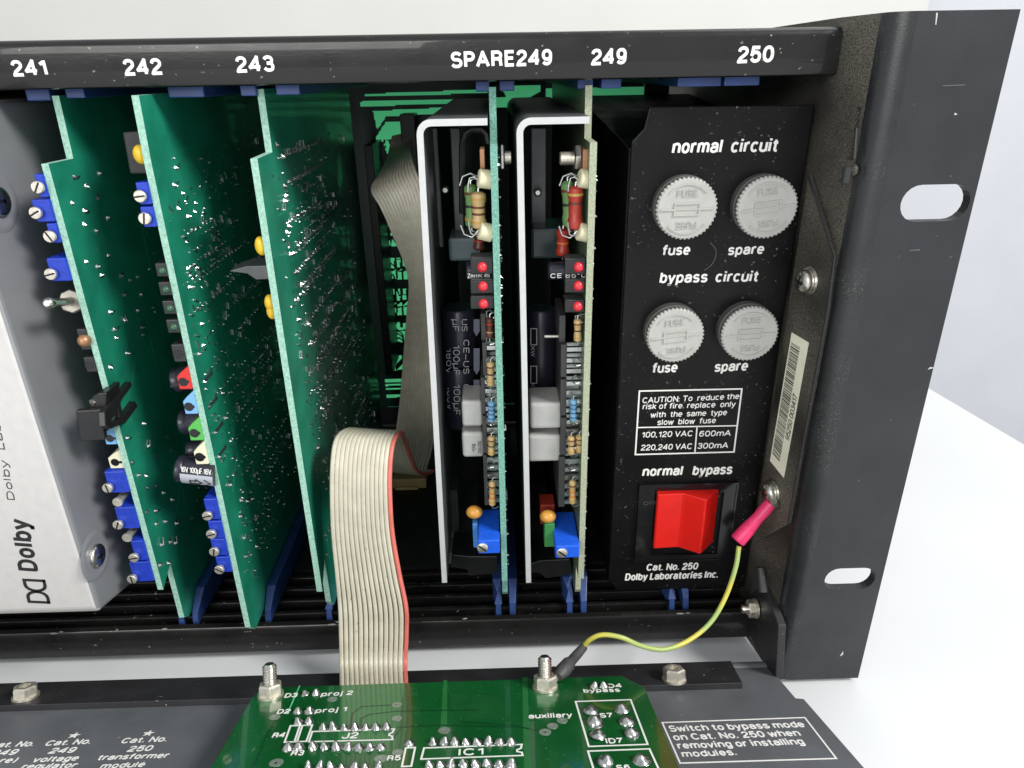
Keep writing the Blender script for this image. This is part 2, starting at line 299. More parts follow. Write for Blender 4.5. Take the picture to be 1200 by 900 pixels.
    G['µ'] = (.46, [[(.04, X), (.04, -.3)], [(.04, .2)] + _e(.25, .22, .21, .22, 190, 340), [(.46, X), (.46, 0)]]); G['('] = (.18, [_e(.22, .4, .2, .68, 130, 230)]); G[')'] = (.18, [_e(-.02, .4, .2, .68, 50, -50)])
    return G
FONT = _font()
def text(txt, A, B, H, nrm, m, parent, bold=0.02, shear=0.0, name='lettering', lift=0.0, depth=0.0):
    """printed line of lettering; A,B: ends of the baseline on the surface, H: vector of one capital height."""
    A = Vector(A); U = Vector(B) - A; H = Vector(H); nrm = Vector(nrm).normalized(); hl = H.length; u = U.normalized(); h = (H - u * H.dot(u)).normalized(); hl = H.dot(h)
    wt = hl * (0.115 + bold * 1.7); x = 0.0; st = []; gap = .13 + bold * 1.9
    for ch in txt:
        if ch == ' ': x += .28; continue
        w_, ss = FONT[ch]
        for q in ss: st.append([(x + a, b) for a, b in q])
        x += w_ + gap + (0 if not ch in '.,:' else .02)
    x0 = min(a for q in st for a, b in q); x1 = max(a for q in st for a, b in q); sx = (U.length - wt) / (x1 - x0 + 1e-9); sy = hl - wt
    th = depth if depth else 0.05; mb = MB()
    def pos(a, b): return A + u * (wt / 2 + (a - x0) * sx + shear * b * sy) + h * (wt / 2 + b * sy) + nrm * lift
    n = 8
    for q in st:
        P_ = [pos(a, b) for a, b in q]; runs = [[P_[0]]]; cl = (P_[0] - P_[-1]).length < 1e-4
        for i in range(1, len(P_)):
            runs[-1].append(P_[i])
            if i < len(P_) - 1:
                d0 = (P_[i] - P_[i - 1]).normalized(); d1 = (P_[i + 1] - P_[i]).normalized()
                if d0.dot(d1) < .70: runs.append([P_[i]])
        for k, r_ in enumerate(runs):
            r_ = list(r_); e_ = wt * (.42)
            r_[0] = r_[0] + (r_[0] - r_[1]).normalized() * (e_ if k > 0 else wt * .12); r_[-1] = r_[-1] + (r_[-1] - r_[-2]).normalized() * (e_ if k < len(runs) - 1 else wt * .12)
            vs = []; fs = []; M_ = len(r_)
            for i, p_ in enumerate(r_):
                t_ = (r_[min(i + 1, M_ - 1)] - r_[max(i - 1, 0)])
                if cl and len(runs) == 1 and i in (0, M_ - 1): t_ = (r_[1] - r_[0]).normalized() + (r_[-1] - r_[-2]).normalized()
                sd = t_.normalized().cross(nrm).normalized()
                for (c_, z_) in ((-.5, -.2), (-.5, .55), (-.40, 1.0), (.40, 1.0), (.5, .55), (.5, -.2)): vs.append(p_ + sd * (wt * c_) + nrm * (th * z_))
            for i in range(M_ - 1):
                for c_ in range(6): fs.append((i * 6 + c_, i * 6 + (c_ + 1) % 6, (i + 1) * 6 + (c_ + 1) % 6, (i + 1) * 6 + c_))
            fs.append(tuple(range(6))); fs.append(tuple(reversed([(M_ - 1) * 6 + c_ for c_ in range(6)])))
            zo = nrm * (.0015 * (len(mb.f) % 7)); mb.add([v_ + zo for v_ in vs], fs)
    return part(name, mb, m, parent)
def ytext(txt, ax, ay, bx, by, hpx, y, m, parent, nr=(0, -1, 0), **k):
    A = PY(ax, ay, y); B = PY(bx, by, y); T = PY(ax, ay - hpx, y); H = Vector((0, 0, (T - A).z))
    return text(txt, A, B, H, nr, m, parent, **k)
def ctext(txt, ax, ay, bx, by, hpx, h, parent, m=None, **k):
    A = PC(ax, ay, h); B = PC(bx, by, h); T = PC(ax, ay - hpx, h); hh = -(onC(T)[1] - onC(A)[1])
    return text(txt, A, B, CD * -hh, CN, m or WHITE, parent, **k)
def strip(mb, a, b, wd, nrm, t=0.05):
    a = Vector(a); b = Vector(b); d = (b - a).normalized(); sd = d.cross(Vector(nrm)).normalized() * wd / 2
    a = a - d * wd * 0.5; b = b + d * wd * 0.5
    return mb.prism([a - sd, b - sd, b + sd, a + sd], Vector(nrm) * t)
def outline(pts, wd, nrm, t=0.05, lift=0.03, close=True, mb=None):
    mb = mb or MB(); n = Vector(nrm)
    for i in range(len(pts) if close else len(pts) - 1):
        strip(mb, Vector(pts[i]) + n * (lift + 0.003 * (i % 2)), Vector(pts[(i + 1) % len(pts)]) + n * (lift + 0.003 * (i % 2)), wd, nrm, t)
    return mb
def screw_head(name, c, ax, r, h, parent, m=STEEL, slot=None, cross=False, dome=0.5):
    """round head with a slot or a cross recess; c = centre of its underside"""
    c = Vector(c); ax = Vector(ax).normalized(); mb = MB()
    prof = [(r, 0), (r, h * (1 - dome))] + [(r * cos(t * pi / 10), h * (1 - dome) + h * dome * sin(t * pi / 10)) for t in (1, 2, 3, 4)]
    mb.lathe(c, ax, prof, 20)
    u = ax.orthogonal().normalized(); w_ = ax.cross(u); o = part(name, mb, m, parent, smooth=True, loc=c)
    sl = MB(); angs = [slot] if slot is not None else []
    if cross: angs = [0.6, 0.6 + pi / 2]
    for a in angs:
        d = u * cos(a) + w_ * sin(a); p = w_ * cos(a) - u * sin(a); L_ = r * (0.96 if slot is not None else 0.55)
        q = c + ax * (h * 0.99) ; wd = r * (0.14 if slot is not None else 0.12)
        sl.prism([q - d * L_ - p * wd, q + d * L_ - p * wd, q + d * L_ + p * wd, q - d * L_ + p * wd], ax * 0.08)
    if angs: part('screw_slot', sl, BPLAS, parent)
    return o

# ================================================================== SETTING
mb = MB()
a = PZ(1090, 455, -1); b = PZ(1200, 520, -1); d = (b - a).normalized()
e0 = a - d * 420; e1 = b + d * 900
mb.prism([Vector((-900, e0.y, -1)), e0, e1, Vector((e1.x + 400, -900, -1)), Vector((-900, -900, -1))], (0, 0, -18))
part('table', mb, TABLE, bevel=1.0); tag(bpy.data.objects['table'], kind='structure')
mb = MB(); wy = e0.y + 260
mb.box(-1600, 2200, wy, wy + 30, -700, 1400)
part('wall', mb, WALLM); tag(bpy.data.objects['wall'], kind='structure')
mb = MB(); mb.box(-2000, 2600, -1500, wy + 60, -720, -700)
part('floor', mb, WALLM); tag(bpy.data.objects['floor'], kind='structure')
xs = PY(1088, 6, wy - 40).x
mb = MB(); z0 = -1 + 0.5
mb.box(-1100, xs, wy - 40, wy - 38, -200, 1000)
pp = part('backdrop_paper', mb, PAPER); tag(pp, 'warm white backdrop sheet hanging on the wall behind the rack', 'backdrop')

# ================================================================== RACK CHASSIS
rack = thing('equipment_rack', 'black metal card rack with slotted ear on its right side', 'rack', (-230, 100, 0))
# right ear with two slots, plus bend and side wall, one folded sheet
def slot_pts(cx, cz, hw, hr, n=10):
    P_ = []
    for k in range(n + 1):
        t = pi / 2 - pi * k / n; P_.append((cx + hw - hr + hr * cos(t), cz + hr * sin(t)))
    for k in range(n + 1):
        t = -pi / 2 - pi * k / n; P_.append((cx - hw + hr + hr * cos(t), cz + hr * sin(t)))
    return P_                                        # clockwise from top right
EX0, EX1, EZ0, EZ1 = -20.2, 0.0, 0.7, 176.8
def ear_sheet(mb, y, flip):
    slots = [slot_pts(-8.45, 139.5, 7.6, 3.95), slot_pts(-9.0, 37.6, 7.0, 3.7)]
    zb = [EZ0, 88.5, EZ1]
    for (sl, za, zt) in ((slots[1], EZ0, 88.5), (slots[0], 88.5, EZ1)):
        n = len(sl); cx = sum(p[0] for p in sl) / n; cz = sum(p[1] for p in sl) / n
        outer = []
        for (x, z) in sl:
            dx, dz = x - cx, z - cz; t = 1e9
            if dx > 1e-6: t = min(t, (EX1 - cx) / dx)
            if dx < -1e-6: t = min(t, (EX0 - cx) / dx)
            if dz > 1e-6: t = min(t, (zt - cz) / dz)
            if dz < -1e-6: t = min(t, (za - cz) / dz)
            outer.append((cx + dx * t, cz + dz * t))
        vs = [(x, y, z) for x, z in sl] + [(x, y, z) for x, z in outer]
        corners = [(EX1, zt), (EX1, za), (EX0, za), (EX0, zt)]
        ci = len(vs); vs += [(x, y, z) for x, z in corners]; fs = []
        def side(p):      # clockwise: 0 right, 1 bottom, 2 left, 3 top
            return 0 if abs(p[0] - EX1) < 1e-6 else 1 if abs(p[1] - za) < 1e-6 else 2 if abs(p[0] - EX0) < 1e-6 else 3
        for i in range(n):
            j = (i + 1) % n; a_, b_ = side(outer[i]), side(outer[j]); ex = []
            while a_ != b_: ex.append(ci + (a_ + 1) % 4); a_ = (a_ + 1) % 4
            f = (i, n + i, *ex, n + j, j)
            fs.append(f if not flip else tuple(reversed(f)))
        mb.add(vs, fs)
    return slots
mb = MB(); TH = 2.6
sl = ear_sheet(mb, 0.0, True); ear_sheet(mb, TH, False)
for s_ in sl:
    n = len(s_)
    mb.add([(x, 0, z) for x, z in s_] + [(x, TH, z) for x, z in s_], [(i, (i + 1) % n, n + (i + 1) % n, n + i) for i in range(n)])
mb.add([(EX1, 0, EZ0), (EX1, TH, EZ0), (EX1, TH, EZ1), (EX1, 0, EZ1)], [(0, 1, 2, 3)])
mb.add([(EX0, 0, EZ0), (EX1, 0, EZ0), (EX1, TH, EZ0), (EX0, TH, EZ0)], [(3, 2, 1, 0)])
mb.add([(EX0, 0, EZ1), (EX1, 0, EZ1), (EX1, TH, EZ1), (EX0, TH, EZ1)], [(0, 1, 2, 3)])
part('mounting_ear', mb, EAR, rack, label='dark grey mounting ear with two oblong holes')
# bend + wall, with the vertical slot left open in the wall
SL = 0.17
def wallx(y): return -24.6 - SL * min(y, 18) + 0.0
outer = [(EX0, 0.0)] + [(EX0 + (wallx(4.5) - EX0) * sin(t * pi / 12), 4.5 - 4.5 * cos(t * pi / 12)) for t in range(1, 7)]
outer = outer + [(wallx(y), y) for y in (5, 9, 13, 18, 210)]
def sheet_xy(mb, path, z0, z1, th):
    n = len(path); q = [Vector((x, y, 0)) for x, y in path]; off = []
    for i in range(n):
        t = (q[min(i + 1, n - 1)] - q[max(i - 1, 0)]).normalized(); off.append(q[i] + Vector((t.y, -t.x, 0)) * th)
    if off[1].x < q[1].x: off = [q[i] * 2 - off[i] for i in range(n)]
    vs = [(p.x, p.y, z) for z in (z0, z1) for p in q] + [(p.x, p.y, z) for z in (z0, z1) for p in off]
    fs = []
    for i in range(n - 1):
        fs += [(i, i + 1, n + i + 1, n + i), (2 * n + i, 3 * n + i, 3 * n + i + 1, 2 * n + i + 1), (n + i, n + i + 1, 3 * n + i + 1, 3 * n + i), (i, 2 * n + i, 2 * n + i + 1, i + 1)]
    fs += [(0, n, 3 * n, 2 * n), (n - 1, 3 * n - 1, 4 * n - 1, 2 * n - 1)]
    return mb.add(vs, fs)
mb = MB(); sheet_xy(mb, outer[:7], 0.7, 176.8, 2.0); part('ear_bend', mb, BEND, rack, smooth=True)
mb = MB(); i1 = 8          # wall split round the vertical slot between y=4 and y=6.5
front = outer[:7]; k0, k1 = 5.6, 7.6
pa = front[-1:] + [(wallx(k0), k0)]; pb = [(wallx(k0), k0), (wallx(k1), k1)]; pc = [(wallx(k1), k1)] + [(wallx(y), y) for y in (12, 18, 210)]
sheet_xy(mb, pa, 0.7, 176.8, 2.0); sheet_xy(mb, pc, 0.7, 176.8, 2.0)
sheet_xy(mb, pb, 0.7, 148, 2.0); sheet_xy(mb, pb, 159, 176.8, 2.0)
part('side_wall', mb, DUST, rack, smooth=True, label='dust-covered black side wall')
WO = Vector((wallx(0), 0, 0)); WN = Vector((-1, -SL, 0)).normalized()       # slanted front part of the wall
def PW(u, v, h=0): return PP(u, v, WO + WN * h, WN)
# top bar, bottom bar
YK = 150.0; YB = 16.0; XR = -26.9; XL = -330
mb = MB(); q = [(YB + .8, 165.2), (YB + .2, 165.5), (YB, 166.0), (YB, 173.2)] + [(YB + 1.8 - 1.8 * cos(radians(a_)), 173.2 + 1.8 * sin(radians(a_))) for a_ in (15, 30, 45, 60, 75, 90)] + [ (210, 175.0), (210, 173.4), (YB + 5, 173.4), (YB + 5, 165.2)]
mb.prism([(XL, y, z) for y, z in q], (XR - XL, 0, 0))
tb = part('top_bar', mb, BAR, rack, smooth=True)
mb = MB(); mb.box(XL, XR, YB + .9, YB + 5.5, 174.98, 175.15)
mb = MB(); q = [(YB, 2.5), (YB, 11.2), (YB + .5, 12.0), (YB + 2.2, 12.2), (YB + 2.2, 3.0), (YB + .4, 2.5)]
mb.prism([(XL, y, z) for y, z in q], (XR - XL, 0, 0))
part('bottom_bar', mb, BAR, rack, smooth=True)
# rails across the floor
for k, y in enumerate((21.8, 27.6, 33.2, 39.0)):
    mb = MB(); mb.box(XL, XR, y, y + 1.6, 8.5, 12.0); part('floor_rail', mb, BAR, rack, bevel=0.4)
mb = MB(); mb.box(XL, -230.5, YK, YK + 1.5, 11.5, 173.2); mb.box(-230, XR, YK + 2, YK + 3, 11.5, 21.5); part('blanking_plate', mb, INNER, rack)
mb = MB(); mb.box(XL, XR, 18.3, 44, 1.5, 3.0); mb.box(XL, XR, 44, 209, 9.5, 11.2)
part('floor_plate', mb, INNER, rack)
mb = MB(); mb.box(XL, XR, 209, 211, 1.5, 12); mb.box(XL, XR, 209, 211, 168, 173.3); part('back_rail', mb, INNER, rack)
mb = MB(); mb.box(XL - 2, XL, YB, 211, 1.5, 176); part('left_wall', mb, INNER, rack)
# slit back, bead, peg, hex bolt, tab
mb = MB(); mb.cyl(PX(990, 214, -29), PX(993, 196, -29), 0.9, 10); mb.cyl(PX(1001, 186, -27), PX(1004, 150, -27), 0.35, 8)
part('slot_pin', mb, BLACK, rack, smooth=True)
mb = MB(); mb.ball(PW(989, 206, 0.5), 1.6, 12, (0.6, 1, 1)); mb.ball(PW(1001, 199, .5), 1.3, 12, (.6, 1, 1)); part('spot_rivet', mb, DUST, rack, smooth=True)
pg0 = PX(891, 664, -30.5); pg1 = PX(894, 694, -30.5)
mb = MB(); mb.lathe(pg0, pg1 - pg0, [(1.0, 0), (1.45, .3), (1.45, (pg1 - pg0).length)], 14); part('hinge_pin', mb, BLACK, rack, smooth=True)
bc = PX(884, 713, -28.5); mb = MB()
mb.lathe(bc + Vector((0.6, 0, 0)), (-1, 0, 0), [(3.0, 0), (3.0, 0.6)], 20); mb.lathe(bc, (-1, 0, 0), [(2.4, 0), (2.7, .3), (2.7, 1.8), (2.4, 2.1)], 6)
part('hex_nut', mb, NICK, rack); mb = MB(); mb.lathe(bc, (-1, 0, 0), [(1.3, 2.0), (1.3, 3.6), (0.9, 4.1)], 14); part('bolt_end', mb, STEEL, rack, smooth=True)
XT = -27.6
mb = MB(); poly = [PX(u, v, XT) for u, v in ((876, 735), (880, 694), (896, 687), (912, 733), (908.5, 797), (891, 772), (880.5, 748))]
mb.prism(poly, (2.3, 0, 0)); part('hinge_bracket', mb, BLACK, rack, bevel=0.25)
for u, v, r_ in ((62, 742.5, 1.1), (72, 740.5, .6), (193, 737, .7), (388, 732, 1.2), (396, 729, .7), (545, 725, .8), (797, 719, .9), (806, 718.5, .6), (130, 740, .4)):
    p = PZ(u, v, 12.2); mb = MB(); rn = random.Random(u); mb.prism([p + Vector((r_ * rn.uniform(.5, 1.6) * cos(k), r_ * .35 * rn.uniform(.6, 1.3) * sin(k), 0)) for k in (0, .9, 1.8, 2.7, 3.6, 4.6, 5.4)], (0, 0, .06)); part('paint_chip', mb, mat('chip_grey', (.35, .34, .32, 1), .7), rack)
CHP = mat('bare_metal_scuff', (.50, .49, .47, 1), .5)
for q in (((1097, 15), (1099, 15), (1097, 29), (1096, 29)), ((1090, 430), (1095, 431), (1087, 433)), ((1119, 132), (1122, 134), (1118, 135)), ((984, 769), (988, 763), (988, 767)), ((1160, 171), (1163, 173), (1160, 175)), ((1078, 224), (1081, 223), (1080, 226)), ((1105, 100), (1131, 99), (1131, 100), (1105, 101)), ((1066, 293), (1078, 292), (1078, 293.4), (1066, 294))):
    mb = MB(); mb.prism([PY(u, v, 0) for u, v in q], (0, -.04, 0)); part('scuff_mark', mb, CHP if q[0][0] != 1105 and q[0][0] != 1066 else mat('dull_scuff', (.10, .10, .10, 1), .6), rack)
# printed slot numbers on the top bar
for t_, a0, a1, b0, b1, h in (('241', 16.5, 90, 57, 88.6, 19.5), ('242', 147, 89, 192, 87.6, 19.8), ('243', 278, 85.5, 322.5, 84, 19.5), ('SPARE249', 529, 80.2, 647, 76.6, 19.5), ('249', 692.7, 76.8, 734, 75.4, 19.5), ('250', 863.5, 74.4, 906, 73, 20)):
    ytext(t_, a0, a1, b0, b1, h, YB, WHITE, rack, bold=0.052)
# card guides: blades at both sides of every slot, top and bottom
def guide(xc, side, ytip=19.6, xtip=None):
    mb = MB(); s = side; xt = xtip if xtip is not None else xc + s * 2.2
    w0 = xc + s * 1.1; w1 = xc + s * 3.9; y0 = ytip
    # splayed pointed foot
    poly = [(w0, y0 + 7, 11.9), (w1, y0 + 7, 11.9), (w1, y0 + 7, 19.5), (w0, y0 + 7, 19.5)]
    tip = [(xt - .9, y0, 10.5), (xt + .9, y0, 10.5), (xt + .9, y0 + 1.2, 14.5), (xt - .9, y0 + 1.2, 14.5)]
    back = [(w0, 130, 12), (w1, 130, 12), (w1, 130, 19.5), (w0, 130, 19.5)]
    vs = tip + poly + back; fs = [(0, 3, 2, 1)]
    for a_ in (0, 4):
        for i in range(4): fs.append((a_ + i, a_ + (i + 1) % 4, a_ + 4 + (i + 1) % 4, a_ + 4 + i))
    fs.append((8, 9, 10, 11)); mb.add(vs, [tuple(reversed(f)) for f in fs])
    part('card_guide', mb, GUIDE, rack, bevel=0.2)
XS = {'241': -203.2, '242': -180.7, '243': -157.2, '249a': -104.2, '249b': -81.8, '250': -49.5}
for k, x in XS.items(): guide(x, -1); guide(x, 1)
for u0, u1, v0, v1 in ((28, 60, 104, 118), (75, 100, 104, 115), (195, 240, 100, 114), (280, 301, 98, 112.5), (322, 352, 98, 111), (557, 574, 92, 107.5), (585, 603, 91, 106.5), (677, 695, 90, 104), (705, 728, 89, 103.5), (795, 845, 86, 101), (850, 890, 85, 100)):
    p0 = PY(u0, v0, 21.2); p1 = PY(u1, v1, 21.2); mb = MB(); mb.box(p0.x, p1.x, 21.2, 120, p1.z, 173.2); part('top_card_guide', mb, GUIDE, rack, bevel=0.3)

# ================================================================== BACKPLANE with green copper
bpn = thing('backplane_board', 'dark green backplane with light green copper at the back of the rack', 'circuit board', (-100, 150, 12))
YK = 150.0
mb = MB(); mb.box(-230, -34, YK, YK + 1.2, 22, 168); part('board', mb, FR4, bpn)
cop = []
def cp(*pts): cop.append([PY(u, v, YK - .02) for u, v in pts])
cp((427, 110), (572, 104.5), (572, 109), (427, 113.5)); cp((422, 119), (572, 115), (572, 121), (422, 124.5))
cp((437, 130), (560, 124), (548, 131), (500, 134), (453, 136), (442, 152)); cp((440, 162), (452, 143), (470, 143), (472, 163), (442, 164))
cp((585, 100), (633, 100), (633, 107), (604, 124), (600, 124)); cp((571, 115), (596, 114), (604, 125), (571, 126))
cp((640, 104), (760, 101), (762, 118), (700, 122), (640, 122))
cp((445, 240), (456, 240), (456, 252), (447, 252)); 
for (ya, yb) in ((262, 292), (300, 330), (336, 372), (376, 400)):
    for k in range(5):
        u0 = 450 + k * 7; cp((u0 + 1, ya + 2), (u0 + 5, ya + 2), (u0 + 5, (ya + yb) / 2 - k), (u0 + 1, (ya + yb) / 2 - k))
        if k < 4: cp((u0 + 2, (ya + yb) / 2 + 3), (u0 + 7, (ya + yb) / 2 + 2 - k), (u0 + 7, yb - 3), (u0 + 2, yb - 3))
cp((456, 385), (478, 383), (478, 400), (466, 402), (466, 412), (456, 414)); cp((458, 418), (480, 415), (480, 432), (462, 434))
cp((450, 444), (479, 443), (479, 447), (450, 448)); cp((450, 450), (478, 449), (478, 451.5), (450, 452.5)); cp((450, 455), (478, 454), (478, 456), (450, 457)); cp((450, 463), (477, 462), (477, 465), (450, 466))
thin = []
for k in range(7): thin.append(([(448 + k * 2.2, 165 + k * 5), (452 + k * 2.2, 160 + k * 5), (456 + k * 2.2, 190 + k * 6)], 1))
for k in range(6): thin.append(([(459, 388 + k * 5), (466 + k, 386 + k * 5), (472 + k, 392 + k * 4), (472 + k, 420), (464, 428 + k)], 0))
for k in range(9): thin.append(([(448, 268 + k * 14), (458 + k % 3 * 3, 266 + k * 14), (464 + k % 2 * 4, 276 + k * 14), (482, 274 + k * 14)], 0))
thin = [([PY(u, v, YK) for u, v in q], f) for q, f in thin]
def pip(x_, z_, P_):
    c = False; n = len(P_); j_ = n - 1
    for i_ in range(n):
        if ((P_[i_].z > z_) != (P_[j_].z > z_)) and (x_ < (P_[j_].x - P_[i_].x) * (z_ - P_[i_].z) / (P_[j_].z - P_[i_].z) + P_[i_].x): c = not c
        j_ = i_
    return c
def dseg(x_, z_, a_, b_):
    dx, dz = b_.x - a_.x, b_.z - a_.z; t = max(0, min(1, ((x_ - a_.x) * dx + (z_ - a_.z) * dz) / (dx * dx + dz * dz + 1e-9))); return math.hypot(x_ - a_.x - dx * t, z_ - a_.z - dz * t)
st = .42; mb = MB(); X0_, X1_, Z0_, Z1_ = -158.0, -44.0, 22.2, 164.0; NX = int((X1_ - X0_) / st)
bbs = [(min(p.x for p in q), max(p.x for p in q), min(p.z for p in q), max(p.z for p in q), q) for q in cop]
tbs = [(min(p.x for p in q) - 1, max(p.x for p in q) + 1, min(p.z for p in q) - 1, max(p.z for p in q) + 1, q, f) for q, f in thin]
def opening(x_, z_):
    o_ = any(a <= x_ <= b and c <= z_ <= d and pip(x_, z_, q) for a, b, c, d, q in bbs)
    for a, b, c, d, q, f in tbs:
        if a <= x_ <= b and c <= z_ <= d and bool(o_) != bool(f):
            if min(dseg(x_, z_, q[i_], q[i_ + 1]) for i_ in range(len(q) - 1)) < .32: o_ = f
    return o_
for rz in range(int((Z1_ - Z0_) / st)):
    z_ = Z0_ + rz * st; run = None
    for rx in range(NX + 1):
        op = rx == NX or opening(X0_ + (rx + .5) * st, z_ + st / 2)
        if not op and run is None: run = rx
        if op and run is not None:
            xa, xb_ = X0_ + run * st, X0_ + rx * st; mb.add([(xa, YK - .12, z_), (xb_, YK - .12, z_), (xb_, YK - .12, z_ + st), (xa, YK - .12, z_ + st)], [(0, 1, 2, 3)]); run = None
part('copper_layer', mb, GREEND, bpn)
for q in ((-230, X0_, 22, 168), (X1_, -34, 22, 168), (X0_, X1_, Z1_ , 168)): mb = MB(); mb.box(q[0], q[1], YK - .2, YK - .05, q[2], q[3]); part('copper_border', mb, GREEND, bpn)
# black connector bodies on the backplane
for u0, u1, v0, v1, y in ((468, 490, 134, 200, 138), (436, 452, 170, 440, 128)):
    a = PY(u0, v0, y); b = PY(u1, v1, y); mb = MB(); mb.box(a.x, b.x, y, YK - .3, b.z, a.z); part('edge_connector', mb, BPLAS, bpn, bevel=.3)
tb_ = MB(); a = PY(459, 562, 95); b = PY(502, 596, 95); tb_.box(a.x, b.x, 95, 112, b.z, a.z); a = PY(463, 570, 94.8); b = PY(492, 590, 94.8)
tb_.box(a.x, b.x, 93.6, 94.9, b.z, a.z)
hc = thing('cable_header', 'tan plastic cable header low behind the ribbon cable hump', 'connector', (-128, 100, 12))
part('header_body', tb_, TAN, hc, bevel=.6)
mb = MB(); mb.box(PY(462, 596, 95).x, PY(500, 596, 95).x, 97, 110, 11.3, PY(480, 597, 95).z); part('header_foot', mb, BPLAS, hc)

# ================================================================== SILVER MODULE at the left
sm = thing('silver_module', 'silver painted module with black maker lettering at the left edge', 'module', (-250, 60, 13))
mb = MB(); xe = -215.2; mb.prism([(xe, 1, 33.3), (xe, 70, 33.3 - 18), (xe, 150, 13), (xe, 150, 163), (xe, 0, 163), (xe, 0, 34.3)], (-95, 0, 0))
SIDEM = mat('bare_grey_metal', (0.32, 0.325, 0.34, 1), 0.5, metal=.45, var=.08, vscale=60, bump=.04)
mb.mi = [1, 0] + [0] * (len(mb.f) - 2)
for i_, f_ in enumerate(mb.f):
    if all(abs(mb.v[k].x - xe) < .01 for k in f_): mb.mi[i_] = 1
    else: mb.mi[i_] = 0
part('module_case', mb, [SILVER, SIDEM], sm, bevel=1.4, seg=3)
for u, v in ((112, 651), (-3, 236)):
    c = PX(u, v, xe + .02); c.x = xe + .02
    mb = MB(); mb.lathe(c, (1, 0, 0), [(7.0, 0), (6.0, .35), (5, .30), (4, .05)], 24); part('screw_dimple', mb, SIDEM, sm, smooth=True)
    screw_head('module_screw', c + Vector((.1, 0, 0)), (1, 0, 0), 3.2, 1.5, sm, cross=True)
YS = -0.02
def stext(txt, A, B, Hp, bold, **k):
    a_ = PY(*A, YS); b_ = PY(*B, YS); h_ = PY(*Hp, YS) - a_
    u = (b_ - a_).normalized(); h_ = h_ - u * h_.dot(u)
    return text(txt, a_, b_, h_, (0, -1, 0), BLACKINK, sm, bold=bold, **k)
stext('Dolby', (45.2, 670), (33.2, 609), (22, 669), 0.05)
stext('Dolby  Laboratories', (17.6, 586), (-18, 405), (8.5, 585), 0.012)
stext('Cat. No. 227', (-3, 588), (-20, 460), (-13, 590), 0.02)
A_ = PY(57.3, 706, YS); U_ = (PY(50.7, 677, YS) - A_); H_ = (PY(34.7, 706.5, YS) - A_); U_.y = H_.y = 0
U_ = U_.normalized(); H_ = (H_ - U_ * H_.dot(U_)); hl = H_.length; H_ = H_.normalized()
mb = MB()
def LG(x, h): return A_ + U_ * x + H_ * h
dw = 3.5
for s0, sg in ((0.0, 1), (2 * dw + .35, -1)):
    arc = [LG(s0, 0), LG(s0, hl)]; arc += [LG(s0 + sg * (dw * .45 + dw * .55 * sin(t * pi / 8)), hl / 2 + hl / 2 * cos(t * pi / 8)) for t in range(0, 9)]
    outline(arc, .8, (0, -1, 0), mb=mb, t=.05)
part('logo', mb, BLACKINK, sm)

# ================================================================== PLUG-IN CARDS 241, 242, 243
TM = {}
def pxbox(mb, u0, u1, v0, v1, y, dep):
    a = PY(u0, v0, y); b = PY(u1, v1, y); mb.box(a.x, b.x, y, y + dep, b.z, a.z); return a, b
def card(name, label, xl, prof, group):
    """prof: list of (y,z) outline, front part only; board 1.6 thick with its own edge band"""
    t = thing(name, label, 'circuit card', (xl + .8, 60, 13), group)
    mb = MB(); mb.prism([(xl, y, z) for y, z in prof], (1.6, 0, 0))
    # faces whose normal is +-x are mask, the others edge
    mb.mi = [0, 0] + [1] * (len(mb.f) - 2)
    part('board', mb, [GREEN, EDGE], t); return t
def trimmer(t, xb, u0, v0, v1, su, sv, y=9.4, ang=None, m=None, dep=9.5):
    a = PY(u0, v0, y); b = PY(u0, v1, y); mb = MB(); mb.box(a.x, xb, y, y + dep, b.z, a.z)
    o = part('trimmer', mb, m or BLUE, t, bevel=.25, loc=(a.x, y, b.z))
    c = PY(su, sv, y - .3); ang = random.uniform(0, pi) if ang is None else ang
    s = MB(); s.lathe((c.x, y, c.z), (0, -1, 0), [(1.05, 0), (1.05, .5), (1.35, .5), (1.35, 1.15), (1.2, 1.3)], 18)
    part('adjusting_screw', s, NICK, o, smooth=True, loc=c)
    d = Vector((cos(ang), 0, sin(ang))); p = Vector((-sin(ang), 0, cos(ang))); q = Vector((c.x, y - 1.3, c.z))
    s = MB(); s.prism([q - d * 1.25 - p * .2, q + d * 1.25 - p * .2, q + d * 1.25 + p * .2, q - d * 1.25 + p * .2], (0, -.05, 0)); part('screw_slot', s, BPLAS, o)
    return o
def testpoint(t, xb, u0, u1, v0, v1, m, y=9.6, led=None, tall=True):
    a = PY(u0, v0, y); b = PY(u1, v1, y); z0, z1 = b.z, a.z; x0 = a.x; h = z1 - z0
    pl = [(x0, y, z0), (xb, y, z0), (xb, y, z1 + h * .35), (x0 + (xb - x0) * .35, y, z1), (x0, y, z1 - h * .25)] if tall else [(x0, y, z0), (xb, y, z0), (xb, y, z1), (x0, y, z1)]
    mb = MB(); mb.prism(pl, (0, 7, 0)); o = part('test_socket' if not led else 'led_block', mb, m, t, bevel=.2, loc=(x0, y, z0))
    c = Vector((x0 + (xb - x0) * (.42 if not led else .6), y - .02, z0 + h * .45)); s = MB()
    if led: s.ball(c, h * .3, 12); part('led', s, led, o, smooth=True)
    else: s.lathe(c, (0, -1, 0), [(h * .26, 0), (h * .26, .05)], 14); s.box(c.x, c.x + (xb - c.x) * .8, y - .06, y, c.z - h * .08, c.z + h * .08); part('socket_hole', s, BGLOSS, o)
    return o
